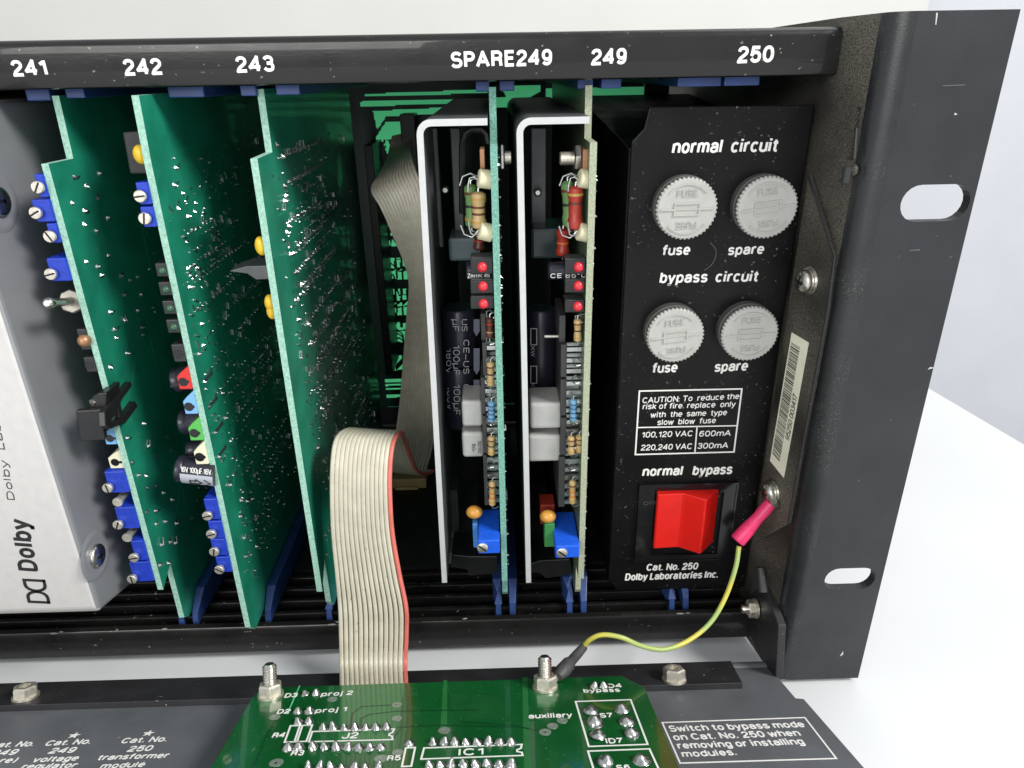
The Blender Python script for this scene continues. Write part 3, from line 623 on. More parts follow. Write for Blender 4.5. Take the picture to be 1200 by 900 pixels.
def solder_patch(t, x, pts, seed):
    """pts: (y,z,r) joints on face x, pins bent a little"""
    rnd = random.Random(seed); mb = MB(); big = []
    for (y, z, r) in pts:
        n = 6; c = Vector((x - .02, y, z)); h = r * rnd.uniform(.8, 1.5); dy, dz = rnd.uniform(-.3, .3), rnd.uniform(-.3, .3)
        vs = [c + Vector((0, r * cos(k * pi / 3), r * sin(k * pi / 3))) for k in range(n)]
        vs += [c + Vector((h * .5, dy * .5 + r * .5 * cos(k * pi / 3), dz * .5 + r * .5 * sin(k * pi / 3))) for k in range(n)]
        vs += [c + Vector((h, dy, dz))]
        fs = [(k, (k + 1) % n, n + (k + 1) % n, n + k) for k in range(n)] + [(n + k, n + (k + 1) % n, 2 * n) for k in range(n)]
        mb.add(vs, fs)
        if rnd.random() < .35:      # clipped lead lying over
            a = rnd.uniform(-.6, .6) + (pi / 2 if rnd.random() < .3 else 0); L_ = rnd.uniform(.8, 2.2)
            mb.tube([c + Vector((h * .7, 0, 0)), c + Vector((h * .5, cos(a) * L_, sin(a) * L_))], .22, 4)
    return part('solder_joints', mb, SOLD, t, kind='stuff', smooth=True)
def px_pts(x, lst, r=.75): return [(PX(u, v, x).y, PX(u, v, x).z, r) for u, v in lst]
def rows(seed, y0, y1, z0, z1, n, r=.42, dips=10):
    rnd = random.Random(seed); out = []
    for k in range(dips):
        z = rnd.uniform(z0, z1); y = rnd.uniform(y0, y1 - 15); c = rnd.choice((7, 8, 8, 10, 12))
        for dz in (0, 7.6):
            for i in range(c):
                if z + dz < z1 and y + i * 2.54 < y1: out.append((y + i * 2.54, z + dz, r))
    for k in range(n): out.append((rnd.uniform(y0, y1), rnd.uniform(z0, z1), r * rnd.uniform(.7, 1.2)))
    return out
def tracks(t, x, seed, y0, y1, z0, z1, n, m=None):
    rnd = random.Random(seed); mb = MB()
    for k in range(n):
        y = rnd.uniform(y0, y1); z = rnd.uniform(z0, z1); P_ = [Vector((x, y, z))]
        for j in range(rnd.randint(2, 4)):
            dy, dz = rnd.choice(((1, 0), (1, 1), (0, 1), (0, -1), (1, -1))); L_ = rnd.uniform(3, 14)
            q = P_[-1] + Vector((0, dy * L_, dz * L_))
            if z0 < q.z < z1 and q.y < y1: P_.append(q)
        if len(P_) > 1: outline(P_, .5, (1, 0, 0), t=.04, lift=0.0 + .004 * (k % 5), close=False, mb=mb)
    part('board_tracks', mb, m or mat('raised_track_green', (0.016, 0.255, 0.155, 1), 0.35), t, kind='stuff')
GRP = 'green circuit cards in the left slots'
# ---- 241
x = -204.0; B = x
c241 = card('circuit_card', 'green circuit card with white-tipped toggle switch lever beside the silver module', x,
            [(10.2, 150.2), (10.2, 32.4), (17.0, 36.5), (17.0, 16.0), (19.5, 14.2), (125, 14.2), (125, 163.8), (21, 163.8), (20.4, 150.2)], GRP)
for a in ((39, 204.5, 231.5, 46, 219), (36, 234, 260.5, 43.5, 249), (53.5, 262, 285, 60, 276.5), (53.5, 303, 330, 61, 320.5), (121.5, 553, 578, 127.5, 570.5), (133.5, 595, 620, 139.5, 613.5), (152.5, 634, 657, 158, 652), (150.5, 659, 682, 156, 677)): trimmer(c241, B, *a)
for su, sv in ((140, 586), (151, 627.5)):
    p = PY(su, sv, 9.4); o = MB(); o.lathe(p, (0, -1, 0), [(1.0, -8), (1.0, .5), (1.3, .5), (1.3, 1.2)], 16); part('adjusting_screw', o, NICK, c241, smooth=True)
# toggle switch
tg = MB(); a = PY(72, 340, 9.5); tg.box(a.x + .5, B, 16, 24, PY(80, 366, 16).z, PY(80, 338, 16).z)
sw = part('toggle_switch', tg, BPLAS, c241, bevel=.3)
cc = PY(85, 353, 12); mb = MB(); ax = (PY(60, 354, 2) - cc).normalized()
mb.lathe(cc, -ax, [(2.6, -1), (2.9, -.6), (2.9, 1.0), (2.4, 1.2), (2.4, 5)], 8); part('switch_nut', mb, mat('aged_zinc', (.30, .29, .25, 1), .5, metal=.7, var=.2, vscale=800), sw)
tip = PY(56, 355.5, 1.5); mb = MB(); mb.lathe(cc, tip - cc, [(1.1, 0), (.95, 4), (1.0, (tip - cc).length * .8), (1.35, (tip - cc).length * .93), (1.2, (tip - cc).length), (.6, (tip - cc).length + .5)], 16)
part('switch_lever', mb, STEEL, sw, smooth=True)
testpoint(c241, B, 89, 103, 386, 410, TPK, led=COPPER, tall=False); testpoint(c241, B, 97, 110, 419, 436, TPK, tall=False)
testpoint(c241, B, 120, 133, 505, 521, TPB, y=10.6); testpoint(c241, B, 125, 139, 533, 549, TPW, y=10.6)
# black card ejector
mb = MB(); yE = 4.5
a = PY(88, 481, yE); b = PY(121, 517, yE); mb.prism([PY(88.5, 481.5, yE), PY(118, 480, yE), PY(123, 516, yE), PY(94, 518, yE)], (0, 1.6, 0))
o = part('card_ejector', mb, BPLAS, c241, bevel=.3, label='black card ejector clipped over the board edge')
mb = MB(); mb.prism([PY(104, 480, yE + 1.7), PY(108, 465, yE + 1.7), PY(115, 461, yE + 1.7), PY(125, 460, yE + 1.7), PY(124, 480, yE + 1.7)], (0, 7, 0)); part('ejector_lug', mb, BPLAS, o, bevel=.3)
mb = MB(); xq = B + 1.7
P4 = lambda L_: [PX(u, v, xq) for u, v in L_]
mb.prism(P4(((115, 483), (146, 447), (148, 452), (137, 467), (120, 500), (116, 500))), (1.6, 0, 0)); mb.prism(P4(((117, 499), (121, 498), (136, 490), (151, 470), (155, 476), (140, 496), (122, 503))), (1.6, 0, 0))
mb.prism(P4(((131, 472), (135, 471), (138, 489), (134, 491))), (1.4, 0, 0)); part('ejector_hook', mb, BPLAS, o, bevel=.2)
mb = MB(); mb.cyl(PX(117, 468, B - .2) , PX(117, 468, B - .2) + Vector((-1, -2, 0)), .9, 10); part('ejector_pin', mb, STEEL, o)
xf = B + 1.62
pts = px_pts(xf, ((87, 208), (101, 218), (114, 231), (116, 204), (85, 238), (99, 247), (99, 263), (113, 271), (126, 256), (101, 307), (114, 313), (119, 323), (141, 323), (152, 329), (161, 325), (145, 345), (165, 345), (129, 366), (161, 364), (164, 374), (166, 384), (134, 387), (136, 396), (167, 393), (134, 386), (149, 414), (129, 430), (146, 375), (168, 496), (149, 513), (174, 523), (155, 542), (182, 535), (196, 512), (200, 528), (162, 557), (171, 557), (173, 572), (183, 570), (191, 577), (172, 600), (182, 599), (201, 585), (224, 607), (183, 614), (193, 611), (206, 613), (189, 638), (199, 635), (205, 636), (187, 662), (197, 659), (127, 300)), .72)
solder_patch(c241, xf, pts + rows(3, 40, 120, 35, 150, 120, .4, 6), 1); tracks(c241, xf, 5, 14, 100, 40, 145, 26)
# ---- 242
x = -181.5; B = x
c242 = card('circuit_card', 'green circuit card with coloured test sockets and grey striped capacitor', x,
            [(11.0, 163.8), (10.2, 150), (10.2, 17.6), (13.5, 14.0), (19.5, 14.2), (125, 14.2), (125, 163.8)], GRP)
for a in ((158, 214, 240, 165.5, 229.5), (163.5, 242.5, 266.5, 171, 255.5), (238, 585, 609, 244, 603), (243, 611, 631, 248.5, 624.5), (246, 632, 651, 252, 645), (252, 653, 671, 258, 666)): trimmer(c242, B, *a)
mb = MB(); q4 = [PY(143, 155, 12), PY(182, 153, 12), PY(182, 204, 12), PY(152, 204, 12)]; q4[1].x = q4[2].x = B; mb.prism(q4, (0, 12, 0)); part('relay', mb, BPLAS, c242, bevel=.4)
mb = MB(); mb.ball((B - 1.2, 12.4, PY(167.5, 181, 12).z), 2.0, 16, (.9, .8, 1.1)); part('yellow_capacitor', mb, YEL, c242, smooth=True)
for u, v in ((181, 318), (185, 340), (189.5, 362), (194, 384)): testpoint(c242, B, u, u + 20, v - 9, v + 6, TPK, led=LEDG, tall=False)
testpoint(c242, B, 200, 220, 404, 424, TPK, tall=False)
for u, v, m in ((206, 447, TPR), (213, 476, TPB), (219, 507, TPG), (225.5, 535, TPW)): testpoint(c242, B, u, u + 22, v - 10, v + 9, m)
def can(t, u0, v0, u1, v1, y, r, m=SLEEVE, xb=None, stripe=False):
    a = PY(u0, v0, y); b = PY(u1, v1, y); a.y = b.y = y + r; mb = MB(); d_ = (b - a); L_ = d_.length
    mb.lathe(a, d_, [(r * .86, 0), (r, .5), (r, 1.4), (r * .93, 1.9), (r, 2.4), (r, L_)], 24)
    return part('electrolytic_capacitor', mb, m, t, smooth=True), a, b
can(c242, 199, 452, 226, 446, 12, 3.3); can(c242, 207, 501, 240, 499, 12, 3.4); can(c242, 217, 533, 240, 530, 14, 2.6)
o, a, b = can(c242, 202, 557, 249, 562, 8.2, 3.7, xb=B)
dd = (b - a).normalized(); up = Vector((0, 0, 1)); up = (up - dd * up.dot(dd)).normalized(); ou = dd.cross(up); ou = ou if ou.y < 0 else -ou
mb = MB(); n = 8; L_ = (b - a).length; rr = 3.74
def arcp(s, ang): return a + dd * s + (ou * cos(ang) + up * sin(ang)) * rr
vs = []; fs = []
for i in range(n + 1):
    an = radians(-62 + 74 * i / n); vs += [arcp(1.9, an), arcp(L_, an)]
for i in range(n): fs.append((2 * i, 2 * i + 1, 2 * i + 3, 2 * i + 2))
mb.add(vs, fs); part('sleeve_stripe', mb, SLEEVG, o, smooth=True)
text('16V 100µF 16V', arcp(2.2, radians(22)), arcp(L_ - .2, radians(22)), up * 1.7, ou, WHITE, o, bold=.0, lift=.3)
outline([arcp(4.4, radians(-16)) + ou * .0, arcp(4.4, radians(-34)), arcp(6, radians(-34)), arcp(6, radians(-42)), arcp(7.4, radians(-25)), arcp(6, radians(-8)), arcp(6, radians(-16))], .3, ou, mb=(mb := MB()), lift=.15)
outline([arcp(8.2, radians(-6)), arcp(9.6, radians(-25)), arcp(8.2, radians(-44))], .22, ou, mb=mb, lift=.15, close=False)
part('printed_arrow', mb, BLACKINK, o)
xf = B + 1.62
pts = px_pts(xf, ((204, 217), (214, 227), (229, 238), (220, 254), (209, 244), (220, 315), (230, 313), (226, 337), (222, 337), (232, 362), (236, 380), (233, 415), (238, 405), (239, 447), (254, 432), (245, 477), (260, 461), (252, 507), (264, 490), (256, 535), (270, 517), (269, 568), (276, 556), (282, 586), (284, 583), (289, 587), (295, 585), (281, 605), (284, 612), (296, 608), (286, 630), (292, 628), (287, 652), (294, 650), (300, 640), (310, 620), (228, 248), (206, 197)), .68)
solder_patch(c242, xf, pts + rows(11, 13, 90, 26, 150, 460, .32, 36), 2); tracks(c242, xf, 9, 14, 110, 30, 155, 30)
for su, sv, v2 in ((239, 447, 0), (245, 477, 0), (252, 507, 0), (256, 535, 0)):
    p = PX(su, sv, xf); mb = MB(); strip(mb, p, p + Vector((0, 5.5, 0)), 1.1, (1, 0, 0), .08); part('link_track', mb, SMOKE, c242)
# ---- 243
x = -158.2; B = x
c243 = card('circuit_card', 'green circuit card densely soldered, with yellow capacitors, left of the ribbon cable', x,
            [(10.4, 150.4), (8.6, 31.4), (15.2, 38), (15.2, 22.0), (18, 18.5), (125, 18.5), (125, 164.4), (22.5, 164.4), (22.2, 150.6)], GRP)
for u, v, r in ((310, 288, 2.0), (319, 355, 1.9), (324, 365, 1.7)):
    mb = MB(); p = PY(u, v, 11.5); p.x = B - 1.0; mb.ball(p, r, 14, (.75, .6, 1.15)); part('yellow_capacitor', mb, YEL, c243, smooth=True)
mb = MB(); q4 = [PY(268, 318, 16), PY(288, 312, 16), PY(323, 311, 16), PY(323, 327, 16), PY(300, 328, 16), PY(290, 321, 16)]; q4[2].x = q4[3].x = B; mb.prism(q4, (0, 9, 0)); part('heat_sink', mb, ALUD, c243, bevel=.2)
xf = B + 1.62
pts = px_pts(xf, ((324, 170), (331, 183), (335, 230), (333, 236), (338, 265), (336, 272), (344, 297), (340, 298), (347, 318), (353, 333), (346, 352), (349, 375), (360, 380), (362, 403), (359, 417), (363, 437), (372, 455), (376, 478), (378, 496), (372, 525), (379, 540), (385, 560), (333, 218)), .8)
P3 = list(pts); rnd = random.Random(5)
for (u0, v0, n) in ((331, 183, 16), (333, 216, 18), (336, 262, 14), (346, 290, 16), (345, 320, 12), (352, 336, 18), (346, 352, 14), (360, 378, 20), (362, 404, 16), (366, 436, 16), (372, 460, 14), (376, 492, 12), (372, 420, 16), (385, 400, 14), (395, 430, 12)):
    p = PX(u0, v0, xf)
    for i in range(n): P3.append((p.y + i * 2.54, p.z + rnd.uniform(-.15, .15), .5))
solder_patch(c243, xf, P3 + rows(21, 18, 110, 34, 150, 520, .32, 30), 3); tracks(c243, xf, 19, 14, 110, 30, 155, 34)

# ================================================================== 249 REGULATOR MODULES
def axial(t, p0, p1, r, m, bands=(), name='resistor', leads=True, lead_to=None):
    p0 = Vector(p0); p1 = Vector(p1); d_ = p1 - p0; L_ = d_.length; mb = MB()
    mb.lathe(p0, d_, [(r * .55, 0), (r * .95, L_ * .05), (r, L_ * .12), (r, L_ * .24), (r * .86, L_ * .30), (r * .86, L_ * .70), (r, L_ * .76), (r, L_ * .88), (r * .95, L_ * .95), (r * .55, L_)], 14)
    o = part(name, mb, m, t, smooth=True, loc=p0); dn = d_.normalized()
    for s, bm in bands:
        q = p0 + d_ * s; mb = MB(); rb = r * (1.03 if (s < .25 or s > .75) else .90); mb.lathe(q - dn * L_ * .03, dn, [(rb, 0), (rb, L_ * .06)], 14); part('colour_band', mb, bm, o, smooth=True)
    if leads:
        mb = MB(); k = Vector((1.2, .4, 0))
        mb.tube([p0, p0 - dn * .8, p0 - dn * 1.2 + k * .5, p0 - dn * 1.0 + k * 1.4], .22, 6); mb.tube([p1, p1 + dn * .8, p1 + dn * 1.2 + k * .5, p1 + dn * 1.0 + k * 1.4], .22, 6); part('wire_lead', mb, SOLD, o, smooth=True)
    return o
def rv(t, u0, v0, u1, v1, r, y, m, bands=(), **k): return axial(t, PY(u0, v0, y), PY(u1, v1, y), r, m, bands, **k)
BK = mat('band_black', (.02, .02, .02, 1), .5); BGD = mat('band_gold', (.45, .28, .06, 1), .4); BRD = mat('band_red', (.5, .03, .02, 1), .4); BBR = mat('band_brown', (.12, .035, .015, 1), .4); BBL = mat('band_blue', (.03, .1, .3, 1), .4); BOR = mat('band_orange', (.65, .18, .03, 1), .4)
G249 = 'voltage regulator modules with bent aluminium brackets'
def bracket(t, corner_u, top_u, top_v, end_u, end_v, vside, vbot, ubot, y):
    c = PY(corner_u, top_v, y); e = PY(end_u, end_v, y); b = PY(ubot, vbot, y); th = 1.45; x0 = (c.x + b.x) / 2; z1 = c.z; r = 3.2
    def poly(o_):
        P_ = [(b.x + o_, b.z)]
        P_ += [(c.x + o_, z1 - r)]
        for k in range(1, 6):
            a_ = pi - k * (pi / 2) / 6; P_.append((c.x + r + (r - o_) * cos(a_), z1 - r + (r - o_) * sin(a_)))
        P_ += [(c.x + r, z1 - o_), (e.x, z1 - o_)]; return P_
    po, pi_ = poly(0), poly(th); n = len(po); mb = MB(); Y1 = y + 118
    vs = [(x_, y, z_) for x_, z_ in po] + [(x_, y, z_) for x_, z_ in pi_] + [(x_, Y1, z_) for x_, z_ in po] + [(x_, Y1, z_) for x_, z_ in pi_]
    fs = []
    for i in range(n - 1):
        fs += [(i, n + i, n + i + 1, i + 1), (2 * n + i, 2 * n + i + 1, 3 * n + i + 1, 3 * n + i), (i, i + 1, 2 * n + i + 1, 2 * n + i), (n + i, 3 * n + i, 3 * n + i + 1, n + i + 1)]
    fs += [(0, 2 * n, 3 * n, n), (n - 1, 2 * n - 1, 4 * n - 1, 3 * n - 1)]
    mb.add(vs, fs); mb.mi = [0 if (abs(vs[f[0]][1] - y) < 1e-6 and all(abs(vs[i][1] - y) < 1e-6 for i in f)) else 1 for f in fs]  # shade put into the colour: only the front edge gets lit aluminium
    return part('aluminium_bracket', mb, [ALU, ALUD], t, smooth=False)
def psu(label, du, bx, xl, edge, face, bargs, prof):
    t = thing('regulator_module', label, 'module', (xl - 8, 60, 13), G249)
    mb = MB(); mb.prism([(xl, y, z) for y, z in prof], (1.6, 0, 0)); mb.mi = [0, 0] + [1] * (len(mb.f) - 2); part('board', mb, [face, edge], t)
    bracket(t, *bargs); return t
profA = [(9.0, 152.6), (9.0, 33), (15, 33), (15, 24), (17, 21.5), (120, 21.5), (120, 164.0), (20, 164.0), (19.5, 152.6)]
m1 = psu('left regulator module with teal-edged card and tan striped resistor', 0, 0, -105.0, EDGET, GREEN, (487, 487, 140, 571, 136, 0, 683, 518, 8.0), profA)
m2 = psu('right regulator module with olive-edged card and red striped resistor', 0, 0, -83.0, EDGEO, OLIVE, (605, 605, 138, 691, 133, 0, 683, 616.5, 8.0), profA)
def led3(t, u0, u1, vs, su, xb, y):
    for (v0, v1), sv in zip(vs, su):
        a = PY(u0, v0, y); b = PY(u1, v1, y); mb = MB(); mb.box(a.x, xb - .05, y, y + 6, b.z, a.z)
        o = part('led_block', mb, BPLAS, t, bevel=.25, loc=(a.x, y, b.z)); mb = MB(); mb.ball(PY(sv[0], sv[1], y), 1.25, 14, (1, .9, 1)); part('red_led', mb, LEDR, o, smooth=True)
        mb = MB(); mb.box(a.x + .2, xb - .3, y + .4, y + 5.6, a.z + .01, a.z + .12); part('block_top', mb, ALUD, o)
XA = -105.0; XBb = -83.0
led3(m1, 551, 578, ((303.5, 321), (329, 344), (348.5, 362)), ((565, 313), (566, 335.5), (566.5, 356)), XA, 10)
led3(m2, 662, 692, ((305, 321), (329.5, 343), (353.5, 366)), ((678, 313), (677.5, 335), (677, 359)), XBb, 10)
# small silver capacitor between LED blocks, with white print
for t, u0, u1, v0, v1, tx, xb in ((m1, 546, 577, 312, 331, 'Zaxtec 45', XA), (m2, 643, 690, 312, 331, 'CE 85°C', XBb)):
    a = PY(u0, (v0 + v1) / 2, 12); a.y = 15.2; mb = MB(); mb.lathe(a, (1, 0, 0), [(1.8, 0), (2.2, .4), (2.2, xb - a.x - .05)], 18); o = part('electrolytic_capacitor', mb, SLEEVE, t, smooth=True)
    ytext(tx, u0 + 2, v1 - 5, u1 - 3, v1 - 6, 5.5, 12.7, WHITE, o, bold=.03)
# transistor tab, nut, ferrite beads and striped resistors
for t, ct, nt, xn in ((m1, (562, 568.5, 175, 198), (586, 591, 172, 198), 1), (m2, (683.5, 691, 175, 200), (672, 681, 172, 199), -1)):
    mb = MB(); pxbox(mb, *ct, 13, 6); part('copper_tab', mb, COPPER, t, bevel=.15)
    a = PY(nt[0], (nt[2] + nt[3]) / 2, 17); L_ = abs(PY(nt[1], nt[2], 17).x - a.x); mb = MB(); mb.lathe(a, (1, 0, 0), [(2.6, 0), (3.0, .3), (3.0, L_ - .3), (2.6, L_)], 6); o = part('hex_nut', mb, STEEL, t)
    mb = MB(); mb.cyl(a + Vector((-3.2 if xn < 0 else 0, 0, 0)), a + Vector((L_ + (1.6 if xn > 0 else 0), 0, 0)), 1.5, 12, .2); part('bolt_end', mb, NICK, o, smooth=True)
for t, L4 in ((m1, ((569, 210, 3), (570, 272, 5))), (m2, ((687, 210, 3), (685.5, 273, 5)))):
    for u, v, k in L4:
        p = PY(u, v, 11.5); mb = MB(); mb.lathe(p + Vector((-1.7, 0, .1 * k)), (1, .15, -.06 * k), [(1.8, 0), (2.15, .3), (2.15, 3.1), (1.8, 3.4)], 16); o = part('ceramic_bead', mb, CREAM, t, smooth=True)
        mb = MB(); q = p + Vector((-1.8, 0, 0)); s = 1 if k == 3 else -1
        mb.tube([q, q + Vector((-1.0, 0, .6 * s)), q + Vector((-1.8, 0, .3 * s)), q + Vector((-2.2, 0, -1.2 * s)), q + Vector((-2.3, 0, -2.6 * s))], .22, 6); mb.tube([q + Vector((0, .5, .4)), q + Vector((-1.6, .8, 1.3 * s)), q + Vector((-3.4, 1, .6 * s)), q + Vector((-4.2, 1.2, -1.5 * s))], .22, 6)
        part('wire_lead', mb, SOLD, o, smooth=True)
rv(m1, 551.5, 216, 553, 266, 1.6, 17, RGREEN, ((.2, BBR), (.5, BK), (.8, BGD))); rv(m1, 560.5, 225, 561.5, 268, 1.75, 13, RTAN, ((.18, BGD), (.40, BBR), (.58, BBR), (.8, BGD)))
rv(m2, 665, 212, 667, 266, 1.6, 17, RGREEN, ((.2, BBR), (.5, BK))); rv(m2, 674.5, 218, 674, 269, 1.8, 12.5, RRED, ((.18, BGD), (.38, BBR), (.55, RRED), (.75, BOR)))
rv(m1, 562, 271, 561.5, 293, 1.5, 19, RBROWN, ((.5, BRD),)); rv(m2, 660, 268, 659, 300, 1.7, 21, RRED, ((.5, BOR),))
# slate film capacitors deep in the module
mb = MB(); pxbox(mb, 525, 562, 279, 306, 24, 14); part('film_capacitor', mb, SLATE, m1, bevel=.8)
mb = MB(); pxbox(mb, 622, 668, 268, 303, 26, 14); part('film_capacitor', mb, SMOKE, m2, bevel=.8)
# inner dark clamp loop and slotted plate
mb = MB(); lp = [(542, 250), (542, 170), (546, 157), (553, 152), (564, 152), (570, 157), (572, 168)]; mb.tube([PY(u, v, 24) for u, v in lp], .9, 8); part('spring_clamp', mb, BPLAS, m1, smooth=True)
for t, r_ in ((m1, ((506, 520, 150, 290), (527, 545, 150, 285))), (m2, ((622, 640, 150, 280),))):
    for q in r_: mb = MB(); pxbox(mb, *q, 34, 3); part('heat_sink_fin', mb, ALUD, t, bevel=.3)
for u, v in ((522, 222), (630, 225)):
    mb = MB(); mb.lathe(PY(u, v, 33), (0, -1, 0), [(1, 0), (1, 1), (.6, 1.4)], 12); part('clip_rivet', mb, STEEL, m1 if u < 600 else m2, smooth=True)
# big upright capacitors with vertical print
for t, u0, u1, v0, v1, y in ((m1, 520, 560, 366, 432, 25), (m1, 520, 560, 435, 505, 25), (m2, 618, 652, 366, 500, 27)):
    a = PY((u0 + u1) / 2, v1, y); b = PY((u0 + u1) / 2, v0, y); r = (PY(u1, v1, y) - PY(u0, v1, y)).x / 2; a.y = b.y = y + r; b.x = a.x
    mb = MB(); mb.lathe(a, b - a, [(r - .4, 0), (r, .5), (r, (b - a).length - .8), (r - .5, (b - a).length)], 28); o = part('electrolytic_capacitor', mb, SLEEVE, t, smooth=True)
def vtext(t, txt, u, v0, v1, wpx, y, m, bold=.01):
    A = PY(u, v0, y); B = PY(u, v1, y); H = PY(u + wpx, v0, y) - A; H.z = 0; H.y = 0; return text(txt, A, B, H, (0, -1, 0), m, t, bold=bold, lift=.1)
DIM = mat('grey_print', (.40, .40, .42, 1), .6)
vtext(m1, 'CE–US', 543, 398, 438, 7, 24.6, DIM); vtext(m1, '100µF', 531, 404, 439, 8, 24.7, DIM); vtext(m1, 'CE–', 543, 450, 468, 7, 24.6, DIM); vtext(m1, '100µF', 531.5, 450, 486, 8, 24.7, DIM)
vtext(m1, '160V', 523, 408, 438, 6, 26, DIM); vtext(m1, '160V', 524, 452, 480, 6, 26, DIM); vtext(m1, 'US', 541, 374, 388, 7, 24.6, DIM); vtext(m1, 'µF', 530, 374, 388, 8, 24.7, DIM)
for v0, v1 in ((374, 394), (408, 439), (445, 470)):
    mb = MB(); mb.prism([PY(555, v0, 24.2), PY(562, v0, 24.2), PY(562, v1 - 6, 24.2), PY(558.5, v1, 24.2), PY(555, v1 - 6, 24.2)], (0, -.1, 0)); part('sleeve_stripe', mb, mat('dull_stripe', (.10, .11, .15, 1), .5), m1)
vtext(m2, 'XW', 622, 405, 418, 5, 26.5, DIM); vtext(m2, 'XW', 622, 448, 461, 5, 26.5, DIM)
for v0, v1 in ((385, 404), (429, 449)): part('printed_frame', outline([PY(622, v0, 26.3), PY(629, v0, 26.3), PY(629, v1, 26.3), PY(622, v1, 26.3)], .25, (0, -1, 0)), DIM, m2)
# silver rod in the right module
mb = MB(); mb.cyl(PY(638, 394, 18), PY(660, 394, 18), .55, 10); part('link_wire', mb, STEEL, m2, smooth=True)
# grey film capacitors
for t, q, y in ((m1, (540.5, 566, 470.5, 500), 14), (m1, (541, 567, 507.5, 536), 14), (m2, (621, 658, 473, 502.5), 14), (m2, (619, 657, 511, 541), 14)):
    mb = MB(); pxbox(mb, *q, y, 11); part('film_capacitor', mb, GREYC, t, bevel=.9, seg=3)
vtext(m1, '50-', 553, 520, 530, 4, 13.8, BLACKINK); vtext(m1, '5010C', 560, 517, 532, 4, 13.8, BLACKINK)
# DIP packages on edge with legs, small resistors in front
for t, us, dz, xb in ((m1, (565, 563, 565, 566, 559.5), 0, XA), (m2, (657.5, 657, 657, 655, 653), 2, XBb)):
    for u, v0, v1 in zip(us, (402, 443, 488, 534, 0), (440, 485, 531, 592, 0)):
        if not v1: continue
        a = PY(u, v0 + dz, 13); b = PY(u + 6.5, v1 + dz, 13); mb = MB(); mb.box(a.x, b.x, 13, 33, b.z, a.z); o = part('ic_package', mb, ICM, t, bevel=.15)
        n = max(3, int((a.z - b.z) / 2.3)); mb = MB()
        for k in range(n):
            z = b.z + (a.z - b.z) * (k + .5) / n; mb.box(b.x, xb - .1, 13.3, 14.5, z - .55, z + .55)
            mb.box(b.x, xb - .1, 17, 18, z - .5, z + .5)
        part('ic_legs', mb, SOLD, o)
    a = PY(us[0] - 2, 368 + dz, 15); b = PY(us[0] + 5, 399 + dz, 15); mb = MB(); mb.box(a.x, b.x, 15, 30, b.z, a.z); part('ic_package', mb, ICM, t, bevel=.15)
NB = {'tan': (RTAN, ((.2, BBR), (.5, BK), (.8, BGD))), 'blue': (RBLUE, ((.2, BBL), (.4, BBL), (.6, BBL), (.8, BBL))), 'or': (RTAN, ((.2, BBR), (.45, BOR), (.65, BOR), (.82, BGD))), 'dark': (RBROWN, ((.3, BRD), (.7, RTAN)))}
for t, du, L5 in ((m1, 0, ((575, 424, 452, 'tan'), (576, 470, 494, 'blue'), (576, 511, 533, 'tan'), (577, 564, 592, 'or'), (574, 372, 396, 'dark'))), (m2, 0, ((677, 374, 400, 'tan'), (672, 468, 493, 'blue'), (669.5, 511, 532, 'tan'), (671, 563, 590, 'or'), (679, 510, 530, 'tan')))):
    for u, v0, v1, k in L5: rv(t, u, v0, u, v1, 1.0, 11.2, NB[k][0], NB[k][1])
    rnd = random.Random(len(L5) + int(WPOS[t].x)); 
    for k in range(9):      # loose looped leads along the card
        v = 370 + k * 25 + rnd.uniform(-4, 4); p = PY((578 if t is m1 else 682 - k * 1.2), v, 11.5); mb = MB()
        mb.tube([p + Vector((.2, 0, 0)), p + Vector((-.8, -.4, 1)), p + Vector((-1.6, -.2, .6)), p + Vector((-1.7, 0, -.8)), p + Vector((-.9, .2, -1.5)), p + Vector((.2, 0, -1.2))], .2, 6); part('wire_loop', mb, SOLD, t, smooth=True)
# solder along the outer face
for t, xb, sd in ((m1, XA, 31), (m2, XBb, 32)):
    rnd = random.Random(sd); pts = [(rnd.uniform(9.6, 14) if k < 60 else rnd.uniform(14, 110), rnd.uniform(36, 150), .45) for k in range(160)]; solder_patch(t, xb + 1.62, pts, sd)
# blue trimmers, tantalum, feet
for t, q, m_ in ((m1, ((560, 633.5), (584.5, 632), (584.5, 648.5), (560, 649.5), (559.5, 597), (580.5, 596)), (565.5, 641.5)), (m2, ((651, 640), (676.5, 638), (677, 653.5), (652, 655), (646.5, 600), (667, 599)), (658.5, 647.5))):
    y0 = 5.5; a = PY(*q[0], y0); b = PY(*q[2], y0); z1 = a.z; yb = PZ(*q[4], z1).y
    xb0 = PZ(*q[4], z1).x; mb = MB(); X1 = (XA if t is m1 else XBb) - .3; x0 = a.x
    mb.box(x0, X1, y0, yb, b.z, z1); o = part('trimmer', mb, BLUEB, t, bevel=.3, loc=(x0, y0, b.z))
    c = PY(*m_, y0); mb = MB(); mb.lathe((c.x, y0, c.z), (0, -1, 0), [(1.5, 0), (1.5, .35), (1.3, .5)], 16); part('adjusting_screw', mb, NICK, o, smooth=True)
    mb = MB(); mb.prism([Vector((c.x, y0 - .52, c.z)) + Vector(d_) for d_ in ((-1.2, 0, .7), (-.9, 0, 1.05), (1.2, 0, -.7), (.9, 0, -1.05))], (0, -.05, 0)); part('screw_slot', mb, BPLAS, o)
for t, u, v, y in ((m1, 556, 600, 14), (m2, 642, 605, 14)):
    mb = MB(); mb.ball(PY(u, v, y), 2.0, 14, (1.2, 1, .95)); part('tantalum_capacitor', mb, AMB, t, smooth=True)
mb = MB(); pxbox(mb, 553.5, 561, 614, 642, 13, 6); part('box_capacitor', mb, mat('sky_blue_plastic', (.06, .22, .55, 1), .4), m1, bevel=.3)
